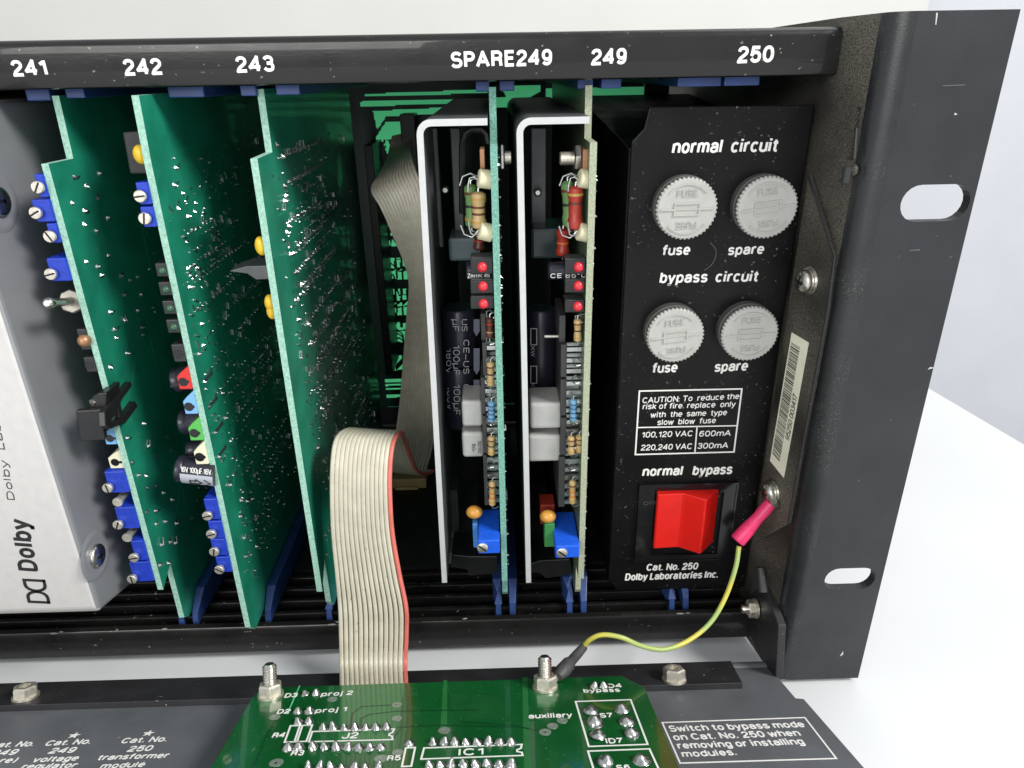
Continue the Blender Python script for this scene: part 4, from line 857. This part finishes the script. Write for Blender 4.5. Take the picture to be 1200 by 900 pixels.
mb = MB(); pxbox(mb, 638, 650, 614, 641, 13, 6); part('box_capacitor', mb, mat('leaf_green_plastic', (.05, .25, .07, 1), .4), m2, bevel=.3)
mb = MB(); pxbox(mb, 633, 650, 592, 614, 20, 6); part('box_capacitor', mb, mat('brick_red_plastic', (.40, .04, .02, 1), .4), m2, bevel=.3)
for t, L6 in ((m1, ((530, 650), (550, 652), (583, 652), (584, 672), (549, 675), (548, 668), (528, 664))), (m2, ((618, 662), (632, 657), (668, 655), (672, 673), (640, 678), (634, 672), (619, 669)))):
    mb = MB(); mb.prism([PY(u, v, 20) for u, v in L6], (0, 12, 0)); part('plastic_foot', mb, BPLAS, t, bevel=.3)
for t, q in ((m1, ((524, 648), (558, 644), (558, 655), (524, 661))), (m2, ((617, 650), (650, 644), (650, 655), (617, 661)))):
    mb = MB(); mb.prism([PY(u, v, 26) for u, v in q], (0, 40, 0)); part('heat_sink_ledge', mb, ALUD, t)
mb = MB(); a = PY(526, 575, 34); b = PY(540, 652, 34); mb.box(a.x, b.x, 34, 60, b.z, a.z); part('heat_sink_web', mb, ALUD, m1)
mb = MB(); a = PY(617, 590, 34); b = PY(620, 652, 34); mb.box(a.x, b.x, 34, 60, b.z, a.z); part('heat_sink_web', mb, ALUD, m2)
for t, u, v in ((m1, 568, 593), (m2, 655, 588)):
    pass

def catmull_(P_): return catmull(P_, 6)
# ================================================================== 250 FUSE MODULE
YF = 23.0
fm = thing('fuse_module', 'black fuse and bypass module with four grey fuse caps and red rocker', 'module', (-50, 60, 14))
mb = MB(); xl = -71.6; xr = -28.4; zb = 16.2; zt = 158.8; ch = 2.6
mb.prism([(xl, 24, zb + 3), (xl, 140, zb + 3), (xl, 140, zt - 1), (xl, 24, zt - 9)], (xr - xl, 0, 0))
part('module_case', mb, FACE, fm, bevel=.3)
mb = MB(); fl = [(xl + .0, zb + 5), (xl + ch, zb), (xr, zb), (xr, zt), (xl + 4.2, zt + .2), (xl + 3.2, zt - 4.6), (xl + .4, zt - 7.5)]
mb.prism([(x_, YF, z_) for x_, z_ in fl], (0, 1.2, 0)); part('front_panel', mb, FACE, fm, bevel=.3)
# flange on the wall
FH = 1.0
pl = [PW(u, v, FH) for u, v in ((947, 203), (978, 301), (971, 360), (924, 613), (881, 637))]
p_b, p_t = pl[-1].copy(), pl[0].copy(); 
mb = MB(); mb.prism(pl, WN * -.9); part('mounting_flange', mb, DUST, fm, bevel=.25)
mb = MB(); e = [PW(u, v, FH + .1) for u, v in ((947, 203), (978, 301), (971, 360), (924, 613))]; mb.tube(e, .38, 6); part('flange_edge', mb, BLACK, fm, smooth=True)
# lettering on the face
def ft(txt, *a, **k): return ytext(txt, *a, YF, WHITE, fm, **k)
IT = dict(bold=.042, shear=.10)
ft('normal  circuit', 787, 180.2, 911, 178, 16.5, **IT); ft('bypass  circuit', 772.5, 332, 888, 330, 13.2, **IT)
ft('fuse', 775, 299.6, 808, 298.7, 12.5, **IT); ft('spare', 852.5, 299.3, 894.5, 297.6, 12.3, **IT); ft('fuse', 763.3, 437.4, 793.3, 436.2, 12, **IT); ft('spare', 836.7, 436, 875.7, 434.3, 12, **IT)
IT2 = dict(bold=.022, shear=.08)
ft('CAUTION: To  reduce the', 752.6, 472.6, 866, 467.5, 6.8, **IT2); ft('risk of fire. replace  only', 752.8, 479.8, 861.5, 476.8, 6.8, **IT2); ft('with  the  same  type', 761.8, 489.5, 851.5, 486.5, 6.8, **IT2); ft('slow  blow  fuse', 770, 498.3, 838.5, 495.8, 6.8, **IT2)
ft('100,120 VAC', 751.8, 513, 811, 511.2, 6.8, **IT2); ft('600mA', 819, 511.7, 856, 510.6, 6.8, **IT2); ft('220,240 VAC', 750.8, 528, 810.3, 526.2, 6.8, **IT2); ft('300mA', 817, 526, 853, 525, 6.8, **IT2)
ft('normal', 752.3, 558.3, 799, 557, 11.5, **IT); ft('bypass', 811, 557, 857.5, 555.6, 11.5, **IT)
ft('Cat. No. 250', 757, 669, 817.5, 667.3, 8.2, **IT); ft('Dolby Laboratories Inc.', 732, 680.5, 841, 677, 8.4, **IT)
nY = (0, -1, 0); mb = MB()
outline([PY(u, v, YF) for u, v in ((749.3, 458.2), (869.3, 455.6), (860, 529.5), (744.5, 532.6))], .42, nY, mb=mb)
strip(mb, PY(747.6, 501, YF - .04), PY(863.5, 498.8, YF - .04), .36, nY); strip(mb, PY(816.8, 500.5, YF - .04), PY(814.3, 530, YF - .04), .36, nY); part('printed_frame', mb, WHITE, fm)
# fuse caps
def fuse_cap(x, z, rot, dx=0):
    yf = 18.0; n = 44; mb = MB()
    prof = []
    vs = []; fs = []
    def ring(y_, rf):
        for k in range(n * 4):
            a_ = 2 * pi * k / (n * 4); q = rf(k); vs.append((x + q * cos(a_), y_, z + q * sin(a_)))
    kn = lambda k: 7.5 if (k % 4) in (0, 1) else 7.22
    ring(yf + 1.1, kn); ring(yf + .35, kn); ring(yf, lambda k: 7.0); ring(yf, lambda k: 0.01)
    N_ = n * 4
    for j in range(3):
        for k in range(N_): fs.append((j * N_ + k, (j + 1) * N_ + k, (j + 1) * N_ + (k + 1) % N_, j * N_ + (k + 1) % N_))
    fs.append(tuple(range(N_))); mb.add(vs, fs)
    o = part('fuse_cap', mb, CAPW, fm, loc=(x, yf, z))
    h = MB(); h.lathe((x, YF, z), (0, -1, 0), [(7.6, 0), (7.6, 2.4), (7.3, 2.6), (7.3, YF - yf - 1.12)], 40); part('fuse_holder', h, CAPD, fm, smooth=True)
    Rr = Matrix.Rotation(rot, 3, 'Y'); c = Vector((x, yf, z)); T_ = lambda u, v: c + Rr @ Vector((u, 0, v))
    ln = MB(); outline([T_(-3.1, -1.35), T_(2.9, -1.35), T_(3.1, 1.35), T_(-2.9, 1.35)], .38, nY, mb=ln, t=.36, lift=0)
    outline([T_(-3.0, 0), T_(3.0, 0)], .34, nY, mb=ln, t=.27, lift=0, close=False); strip(ln, T_(-6.2, 0), T_(-3.2, 0), .42, nY, .36); strip(ln, T_(3.2, 0), T_(6.2, 0), .42, nY, .36)
    for s in (1, -1):
        ar = [T_(5.9 * cos(a_) * s, 5.9 * sin(a_) * s) for a_ in [radians(42 + 96 * i / 12) for i in range(13)]]
        outline(ar, .3, nY, mb=ln, t=.34, lift=0, close=False)
    part('embossed_symbol', ln, CAPW, o)
    for s in (1, -1):
        A = T_(-2.5 * s, 3.0 * s); B_ = T_(2.5 * s, 3.0 * s); H = (T_(-2.5 * s, 4.65 * s) - A)
        text('FUSE', A, B_, H, nY, CAPW, o, bold=0.01, lift=0, depth=.34, name='embossed_lettering')
    return o
fuse_cap(-57.9, 136.0, radians(-1)); fuse_cap(-38.3, 135.9, radians(-7)); fuse_cap(-58.1, 103.4, radians(-6)); fuse_cap(-38.6, 103.4, radians(-3))
# a stray hair stuck to the face
mb = MB(); mb.tube(catmull_([PY(u, v, YF - .15) for u, v in ((832, 284), (838, 291), (839, 299), (834, 310), (825, 317))]), .07, 5); part('dust_hair', mb, mat('hair_grey', (.16, .15, .13, 1), .6), fm, smooth=True)
# rocker switch
mb = MB(); o4 = [PY(u, v, YF - .01) for u, v in ((749, 566.5), (865.5, 564.5), (858, 653), (742.5, 655))]; i4 = [PY(u, v, YF - .01) for u, v in ((767, 577), (848, 574), (842, 647), (762, 650))]
x0, x1, z0, z1 = o4[0].x, o4[1].x - .3, o4[2].z, o4[0].z; X0, X1, Z0, Z1 = i4[0].x, i4[1].x, i4[2].z, i4[0].z
for q in ((x0, X0, z0, z1), (X1, x1, z0, z1), (X0, X1, Z1, z1), (X0, X1, z0, Z0)): mb.box(q[0], q[1], YF - .9, YF - .01, q[2], q[3])
bz = part('switch_bezel', mb, BGLOSS, fm)
mb = MB(); outline([(x0 + .2, YF - .9, z0 + .2), (x1 - .2, YF - .9, z0 + .2), (x1 - .2, YF - .9, z1 - .2), (x0 + .2, YF - .9, z1 - .2)], .5, nY, mb=mb, t=.25, lift=0); part('bezel_rim', mb, BGLOSS, bz)
ytext('OFF', 754, 592, 770, 591.5, 4, YF - .9, CAPD, bz, bold=.0); 
rL = PY(768.5, 610, YF - 3.2).x; rM = PY(797, 610, YF - 2.6).x; rR = PY(824, 610, YF - 6.2).x; rE = PY(840.5, 610, YF - 2.0).x
rz1 = PY(771, 580.5, YF - 3.2).z; rz0 = PY(766, 643.5, YF - 3.2).z
pf = [(rL + .3, YF - .5), (rL, YF - 2.6), (rL + .35, YF - 3.0), (rM - .8, YF - 2.65), (rM, YF - 2.6), (rM + .8, YF - 2.95), (rR, YF - 6.2), (rR + .5, YF - 6.1), (rE, YF - .5)]
mb = MB(); mb.prism([(a_, b_, rz0) for a_, b_ in pf], (0, 0, rz1 - rz0)); part('red_rocker', mb, RED, fm, bevel=.5, seg=4)
# screws, washers
for (u, v, r_) in ((950, 329, 2.8), (907, 576, 2.7)):
    c = PW(u, v, FH + .02); mb = MB(); mb.lathe(c, WN, [(3.6, 0), (3.6, .55)], 24); part('washer', mb, STEEL, fm, smooth=True)
    mb = MB(); mb.lathe(c, WN, [(3.1, .56), (3.1, 1.1)], 24); part('washer', mb, STEEL, fm, smooth=True)
    screw_head('mounting_screw', c + WN * 1.1, WN, r_, 2.2, fm, cross=True, dome=.6)
# bar code label
LB = [PW(u, v, FH + .05) for u, v in ((928, 389.5), (948, 401.5), (918.7, 560), (902.5, 540))]
mb = MB(); mb.prism(LB, WN * .08); lb = part('bar_code_label', mb, LABEL, fm)
def LP(s, t): # s along the long side (0 top), t across
    l = LB[0].lerp(LB[3], s); r = LB[1].lerp(LB[2], s); return l.lerp(r, t) + WN * .10
mb = MB(); s = .065; rnd = random.Random(4)
while s < .93:
    wd = rnd.choice((.004, .004, .007, .010)); mb.prism([LP(s, .08), LP(s, .60), LP(s + wd, .60), LP(s + wd, .08)], WN * .03); s += wd + rnd.choice((.004, .006, .006, .010))
part('printed_bars', mb, BLACKINK, lb)
A = LP(.72, .93); B_ = LP(.38, .93); text('95250 003417', A, B_, (LP(.72, .68) - A), WN, BLACKINK, lb, bold=.0, lift=.03)

# ================================================================== EARTH WIRE
PH = 8.0      # height of the display board above the cover sheet
st2 = PC(640, 800, PH + .8)
ew = thing('earth_wire', 'yellow and green earth wire from side wall screw to display board stud', 'wire', PW(901, 590, 3))
c0 = PW(903, 590, 2.4); c1 = PY(864, 634, 9)
wp = [PY(866, 640, 8.5), PY(862, 665, 6), PY(850, 700, 3), PY(832, 730, -1), PY(806, 751, -5), PY(778, 761, -8), PY(752, 757, -9), PY(728, 747, -9), PY(706, 744, -8), PY(691, 750, -7.5), PY(681, 762, -7)]
cv = catmull(wp, 12); MG = mat('wire_green_yellow', (.30, .46, .06, 1), .4)
if 1:   # twisted two-colour jacket
    nt = MG.node_tree; b_ = nt.nodes['Principled BSDF']; tc = nt.nodes.new('ShaderNodeTexCoord'); wv = nt.nodes.new('ShaderNodeTexWave'); wv.inputs['Scale'].default_value = 22; wv.inputs['Distortion'].default_value = 2.0; wv.inputs['Detail'].default_value = 1
    wv.bands_direction = 'DIAGONAL'; cr = nt.nodes.new('ShaderNodeValToRGB'); cr.color_ramp.elements[0].color = (.32, .42, .13, 1); cr.color_ramp.elements[1].color = (.52, .47, .07, 1); cr.color_ramp.elements[0].position = .25; cr.color_ramp.elements[1].position = .75
    nt.links.new(tc.outputs['Object'], wv.inputs['Vector']); nt.links.new(wv.outputs['Fac'], cr.inputs[0]); nt.links.new(cr.outputs[0], b_.inputs['Base Color'])
mb = MB(); mb.tube(cv, .68, 12); part('wire', mb, MG, ew, smooth=True)
dn = (c1 - c0); mb = MB(); L_ = dn.length; mb.lathe(c0, dn, [(1.5, 0), (1.75, .2), (1.8, L_ * .25), (1.65, L_ * .35), (1.8, L_ * .5), (2.1, L_ * .7), (2.2, L_ * .97), (2.0, L_), (1.0, L_ + .1)], 20)
mb.v = [q for q in mb.v]; part('crimp_sleeve', mb, PINK, ew, smooth=True)
mb = MB(); q0 = PW(907, 578, FH + 1.15); dW = (c0 - q0); mb.tube([c0 + Vector((.2, 0, 1.0)), (c0 + q0) * .5 + WN * .3, q0 + Vector((0, -2.5, -2.5))], [1.1, 1.2, .9], 8); part('ring_terminal', mb, STEEL, ew, smooth=True)
s0 = PY(684, 758, -7.1); s1 = st2 + Vector((3.0, .5, 1.4)); mb = MB(); mid = s0.lerp(s1, .55)
mb.tube([s0, s0.lerp(s1, .25), s0.lerp(s1, .5), s0.lerp(s1, .58), s0.lerp(s1, .8), s0.lerp(s1, 1)], [1.15, 1.3, 1.35, 1.9, 2.0, 1.3], 12); part('heat_shrink', mb, SHRINK, ew, smooth=True)
mb = MB(); mb.tube([s1, st2 + Vector((1.5, .2, .6))], [1.0, 1.4], 8); part('ring_terminal', mb, STEEL, ew, smooth=True)

# ================================================================== FOLD-DOWN COVER WITH DISPLAY BOARD
cv_ = thing('front_cover', 'grey fold-down cover with bolted green display board, below the rack', 'cover', C3(-150, 20, 0))
DE = 75
def CX(u, v, h=0): q = onC(PC(u, v, h)); return (q[0], q[1])
n1 = CX(907.5, 788.8); n2 = CX(928.8, 818); n3 = CX(942, 818.8)
poly = [(-300, -2), (n1[0], -2), (n1[0], n2[1]), (n3[0], n3[1]), (n3[0], DE), (-300, DE)]
mb = MB(); mb.prism([C3(x_, d_, 0) for x_, d_ in poly], CN * -1.6); part('cover_sheet', mb, COVER, cv_, bevel=.2)
mb = MB(); mb.cyl(C3(-300, -3.2, -.6), C3(n1[0] - .2, -3.2, -.6), 1.6, 14); part('rolled_edge', mb, COVER, cv_, smooth=True)
# black hinge strip
h0 = CX(300, 792, 1.7); h1 = CX(870, 800, 1.7); h2 = CX(858, 776.5, 1.7)
mb = MB(); mb.prism([C3(-300, h0[1] - .3, .02), C3(h2[0], h0[1] - .3, .02), C3(h1[0], h1[1], .02), C3(-300, h1[1], .02)], CN * 1.7); part('hinge_strip', mb, BLACK, cv_, bevel=.15)
def hexnut(u, v, h, r, t, parent, washer=True, m=NICK, hole=True, rot=0):
    c = PC(u, v, h); mb = MB(); up = (Vector((1, 0, 0)) * cos(rot) + CD * sin(rot))
    mb.lathe(c, CN, [(r * .98, 0), (r, .2), (r, t - .4), (r * .86, t), (r * .5, t), (r * .5, t - 1.5)], 6, up=up); o = part('hex_nut', mb, m, parent)
    if washer: mb = MB(); mb.lathe(c - CN * .7, CN, [(r * 1.08, 0), (r * 1.08, .68)], 24); part('washer', mb, m, parent, smooth=True)
    if hole: mb = MB(); mb.lathe(c, CN, [(r * .49, t - 1.45), (r * .45, t - 1.2), (r * .3, t - 1.1), (.1, t - 1.2)], 14); part('stud_end', mb, STEEL, parent, smooth=True)
    return c
hexnut(30, 814, 2.4, 3.1, 2.6, cv_); hexnut(790, 794, 2.4, 3.1, 2.8, cv_, rot=.4)
# printed text on the sheet
for tx, a0, a1, b0, b1, h in (('Cat. No.', 51, 874.2, 104.5, 871.6, 6.2), ('249', 55.5, 883.2, 85.5, 882, 6.5), ('voltage', 36, 893.5, 89.5, 891.2, 6.2), ('regulator', 23, 901.5, 87.5, 899.5, 6.2),
                              ('Cat. No.', 140.3, 871.2, 194, 868.8, 6.2), ('250', 148, 881, 176.5, 879.8, 6.5), ('transformer', 112, 891, 196, 888, 6.2), ('module', 116, 900.8, 167.8, 898.6, 6.2),
                              ('Cat. No.', -16, 876.6, 37.3, 874.4, 6.2), ('249', -13.5, 885.8, 17, 884.4, 6.5), ('(spare)', -36, 896.2, 17, 893.5, 6.2)):
    ctext(tx, a0, a1, b0, b1, h, 0, cv_, bold=.03)
def star(u, v, r):
    c = onC(PC(u, v, 0)); P_ = []
    for k in range(10): rr_ = r if k % 2 == 0 else r * .42; P_.append(C3(c[0] + rr_ * sin(k * pi / 5), c[1] - rr_ * cos(k * pi / 5), .04))
    mb = MB(); mb.add(P_ + [C3(c[0], c[1], .04)], [(k, 10, (k + 1) % 10) for k in range(10)]); part('printed_star', mb, WHITE, cv_)
star(87, 862, 1.6); star(174, 859.5, 1.6)
cr4 = [CX(*q) for q in ((776, 847), (943, 841), (980, 889), (797, 894.5))]
part('printed_frame', outline([C3(x_, d_, 0) for x_, d_ in cr4], .42, CN), WHITE, cv_)
for tx, a0, a1, b0, b1, h in (('Switch to bypass mode', 785.5, 857.5, 944.5, 852, 7.2), ('on Cat. No. 250 when', 790, 867.6, 939.5, 862.2, 7.4), ('removing or installing', 795, 877.5, 944, 872.3, 7.6), ('modules.', 800, 887.2, 864, 884.8, 7.4)):
    ctext(tx, a0, a1, b0, b1, h, 0, cv_, bold=.03)
# the display board
HB = PH
def BP(u, v, h=0): q = onC(PC(u, v, HB)); return C3(q[0], q[1], HB + h)
bl = [onC(PC(u, v, HB)) for u, v in ((297, 815), (305, 806), (728, 792), (755, 805), (796, 900), (247, 900))]
bd = bl[4]; xr_, dr_ = bl[4][0], bl[4][1]
poly = [(bl[0][0], bl[0][1]), (bl[1][0], bl[1][1]), (bl[2][0], bl[2][1]), (bl[3][0], bl[3][1]), (bl[3][0] + (bl[4][0] - bl[3][0]) * .5, DE - 4), (bl[0][0] + (bl[5][0] - bl[0][0]) * 1.5, DE - 4)]
mb = MB(); mb.prism([C3(x_, d_, HB) for x_, d_ in poly], CN * -1.6); bo = part('display_board', mb, PCBG, cv_, bevel=.12)
mb = MB()
for q, hh in ((((401, 803), (474, 800.5), (463, 880), (395, 882)), .015), (((306, 822), (322, 821), (318, 828), (304, 829)), .015), (((628, 815), (652, 814), (650, 828), (630, 829)), .02), (((520, 797), (524, 797), (524, 853), (516, 853)), .02), (((612, 794), (618, 794), (622, 900), (614, 900)), .015)):
    mb.prism([BP(u, v, 0) for u, v in q], CN * hh)
part('copper_zone', mb, PCBL, bo)
mb = MB()
for q in (((410, 858), (413, 836), (424, 828), (464, 826)), ((421, 860), (423, 842), (434, 837), (470, 833), (560, 832)), ((323, 842), (310, 868), (296, 900)), ((470, 852), (459, 868), (459, 884)), ((324, 893), (318, 900)), ((639, 858), (600, 850), (540, 846)), ((466, 852), (520, 850), (600, 852))):
    outline([BP(u, v, .03) for u, v in q], .5, CN, t=.02, lift=0, close=False, mb=mb)
part('board_tracks', mb, PCBT, bo)
mb = MB(); outline([BP(351, 804), BP(337, 836)], .3, CN, t=.05, lift=.02, close=False, mb=mb); part('scratch_line', mb, TRACE, bo)
for u, v, r_ in ((389.5, 819.5, 1.25), (465, 826, 1.25), (465, 842, 1.25), (322, 840.5, 1.3), (323.8, 894, 1.5), (466, 882, 1.25), (446, 889, 1.4), (520.5, 856, 1.4), (638.8, 858, 1.4), (647.5, 850.8, 1.3), (658.8, 844.5, 1.3)):
    mb = MB(); c = BP(u, v); mb.lathe(c, CN, [(r_, .0), (r_, .08), (r_ * .35, .09), (r_ * .3, .03)], 20); part('tinned_pad', mb, VIA, bo)
SOLDB = mat('board_solder', (0.46, 0.47, 0.45, 1), 0.26, metal=1, var=.25, vscale=900, bump=0.3, bscale=1500)
def joint(u, v, r_, h, m=SOLDB):
    c = BP(u, v); mb = MB(); r_ *= random.uniform(.86, 1.12); h *= random.uniform(.8, 1.15); tl = Vector((random.uniform(-.5, .5), random.uniform(-.3, .3), 0)); fat = random.uniform(.8, 1.15)
    h *= .85; rr_ = [(r_ * 1.15, 0), (r_ * 1.13, .07), (r_ * 1.0, .1), (r_ * .97, h * .14), (r_ * .84 * fat, h * .34), (r_ * .62 * fat, h * .58), (r_ * .42, h * .78), (r_ * .30, h * .92), (r_ * .12, h)]
    mb.lathe(c, CN + tl * .5, rr_, 12); return part('solder_joint', mb, m, bo, smooth=True)
for u in (378.5, 390.6, 403.2, 415.8, 428.2, 440.6, 453): joint(u, 854, 1.15, 1.9)
for u in (367, 380.5, 394, 407.5, 420, 433.5, 446.5): joint(u, 877, 1.2, 1.9)
for u in (507.5, 520.5, 533, 546, 559, 572.5, 585.5, 598.8): joint(u, 871.5, 1.15, 2.0)
for u in (503, 516, 529, 543, 557, 571, 585, 599): joint(u, 897.5, 1.2, 2.0)
for u in (361, 374, 388, 401, 415, 429, 443): joint(u, 903, 1.1, 2.4)
for u, v in ((692.5, 834), (728.8, 832.5), (697, 848), (734, 847), (701, 862.5), (740, 861), (710, 894), (751, 892)): joint(u, v, 1.75, 2.2)
for u, v in ((480, 873), (348.8, 835), (362.5, 834), (357.5, 814), (370, 813.5), (349.5, 847.5), (362, 847), (337.5, 877), (350, 876.5), (696, 805), (707.5, 804.5)): joint(u, v, 1.15, 1.7)
def bt(tx, a0, a1, b0, b1, h, **k):
    A = BP(a0, a1); B_ = BP(b0, b1); T_ = BP(a0, a1 - h); hh = -(onC(T_)[1] - onC(A)[1]); return text(tx, A, B_, CD * -hh, CN, WHITE, bo, bold=k.get('bold', .03), lift=.09)
for a in (('D3', 332.5, 818, 347.5, 817.2, 5), ('proj 2', 375.5, 816.5, 413, 814.6, 5), ('D2', 323.5, 837, 339, 836.3, 5.2), ('proj 1', 368.5, 836, 405.5, 834, 5.2), ('R4', 318, 865, 333, 864.3, 5.6), ('R3', 340, 886, 355, 885.4, 5.8), ('J2', 399.5, 866.3, 419, 865.5, 7), ('R5', 453, 892, 469, 891.4, 6),
          ('IC1', 537, 886, 566.5, 884.8, 8), ('auxiliary', 619.5, 842.5, 671, 840.8, 5.5), ('D4', 713, 806.5, 729.5, 805.8, 4.6), ('bypass', 684, 812, 727, 810.8, 4.2), ('S7', 703.5, 841.5, 718.5, 841, 5.2), ('ID7', 710.5, 871.8, 730.5, 871, 6), ('S6', 723, 903, 739, 902.4, 6)): bt(*a)
mb = MB()
def oc(pts, wd=.42, close=True): outline([BP(u, v) for u, v in pts], wd, CN, mb=mb, t=.04, lift=.04, close=close)
oc(((366, 857.5), (462, 854.5), (460, 858.5), (456.5, 860), (456, 862), (459.5, 863), (460, 867), (362, 869.5))); oc(((340.5, 850.8), (366, 849.8), (359, 869), (333.5, 870))); oc(((351.5, 850.4), (345, 869.6)), close=False); oc(((354.5, 850.3), (348, 869.5)), close=False)
oc(((475.5, 876.8), (486.5, 876.2), (482, 898), (471, 898.6))); oc(((497, 876.8), (611.5, 872.6), (610.5, 877), (606, 879), (606, 881), (611.5, 882), (612.5, 885.5), (493.5, 889.8)))
oc(((674.5, 822.3), (739, 820.2), (759, 872.5), (690, 875))); oc(((689, 880.5), (761, 877.8), (785, 930), (706, 935)))
part('printed_outline', mb, WHITE, bo)
# studs and nuts holding the board
for u, v, tu, tv in ((317, 812, 317, 789), (639, 803, 640, 779)):
    c = hexnut(u, v, HB + .75, 3.0, 2.6, cv_, hole=False, rot=.3)
    mb = MB(); prof = []; L_ = 7.6
    k = 0.0
    while k < L_ - .9: prof += [(1.42, k), (1.8, k + .35), (1.42, k + .7)]; k += .72
    prof += [(1.5, L_ - .5), (1.1, L_)]; mb.lathe(c, CN, prof, 16); part('threaded_stud', mb, STEEL, cv_, smooth=False)
    mb = MB(); mb.cyl(c - CN * (HB + .7), c - CN * 2.4, 2.4, 6); part('standoff', mb, STEEL, cv_)

# ================================================================== RIBBON CABLE
rb = thing('ribbon_cable', 'cream flat ribbon cable with one red conductor arching over the bar', 'cable', BP(438, 804, -3))
def ribbon(t, ctrl, n=14, wdm=(RIB, RIBR), names=('cream_conductors', 'red_conductor'), step=10, red=True, r=.655):
    Lf = catmull([c_[0] for c_ in ctrl], step); Rt = catmull([c_[1] for c_ in ctrl], step)
    mb = MB(); rd = MB()
    for k in range(n):
        s_ = k / (n - 1); pts = [a_.lerp(b_, s_) for a_, b_ in zip(Lf, Rt)]
        (rd if (red and k == n - 1) else mb).tube(pts, r if k < n - 1 else r * .9, 8)
    # thin web between conductors
    vs = []; fs = []
    part(names[0], mb, wdm[0], t, smooth=True)
    if red: part(names[1], rd, wdm[1], t, smooth=True)
dn_ = PC(438, 803, 4)
e0_ = PC(401, 806, 5.5); e1_ = PC(476, 803.5, 5.5)
ctrl = [(e0_, e1_), (PY(400.5, 780, -1), PY(475, 778, -2)), (PY(400, 745, 2), PY(476.5, 742, .5)), (PY(399, 712, 4), PY(476, 712, 1)), (PY(395.5, 672, 5.5), PY(468, 672, 3)), (PY(391, 625, 6.5), PY(460, 625, 5)), (PY(389.5, 580, 8), PY(457, 580, 7)), (PY(390, 545, 10), PY(457.5, 542, 10)),
        (PY(393, 520, 14), PY(461, 519, 14)), (PY(400, 508, 19), PY(467, 508.5, 19)), (PY(412, 503, 27), PY(471, 507, 26)), (PY(420, 506, 37), PY(474, 515, 33)), (PY(428, 516, 46), PY(480, 532, 39)), (PY(440, 536, 54), PY(487, 549, 46)), (PY(455, 550, 60), PY(497, 556, 54)), (PY(468, 552, 66), PY(508, 552, 62))]
ribbon(rb, ctrl)
# the part of the cable that climbs to the backplane
c2 = [(PY(447, 550, 70), PY(498, 552, 62)), (PY(462, 520, 84), PY(506, 520, 78)), (PY(470, 470, 96), PY(510, 470, 92)), (PY(474, 420, 104), PY(512, 420, 98)), (PY(478, 370, 96), PY(511, 365, 88)), (PY(480, 325, 80), PY(510, 310, 70)), (PY(462, 275, 66), PY(500, 252, 56)), (PY(448, 243, 62), PY(494, 222, 54)), (PY(437, 222, 66), PY(486, 200, 60)), (PY(446, 205, 82), PY(482, 186, 80)), (PY(455, 185, 132), PY(480, 172, 130)), (PY(461, 160, 141), PY(480, 156, 141))]
ribbon(rb, c2, wdm=(RIBF, RIBF), names=('far_cable_run', 'x'), red=False, r=.6)

for o in bpy.data.objects:
    if o.type == 'MESH' and o.data.name.startswith('t.'): pass
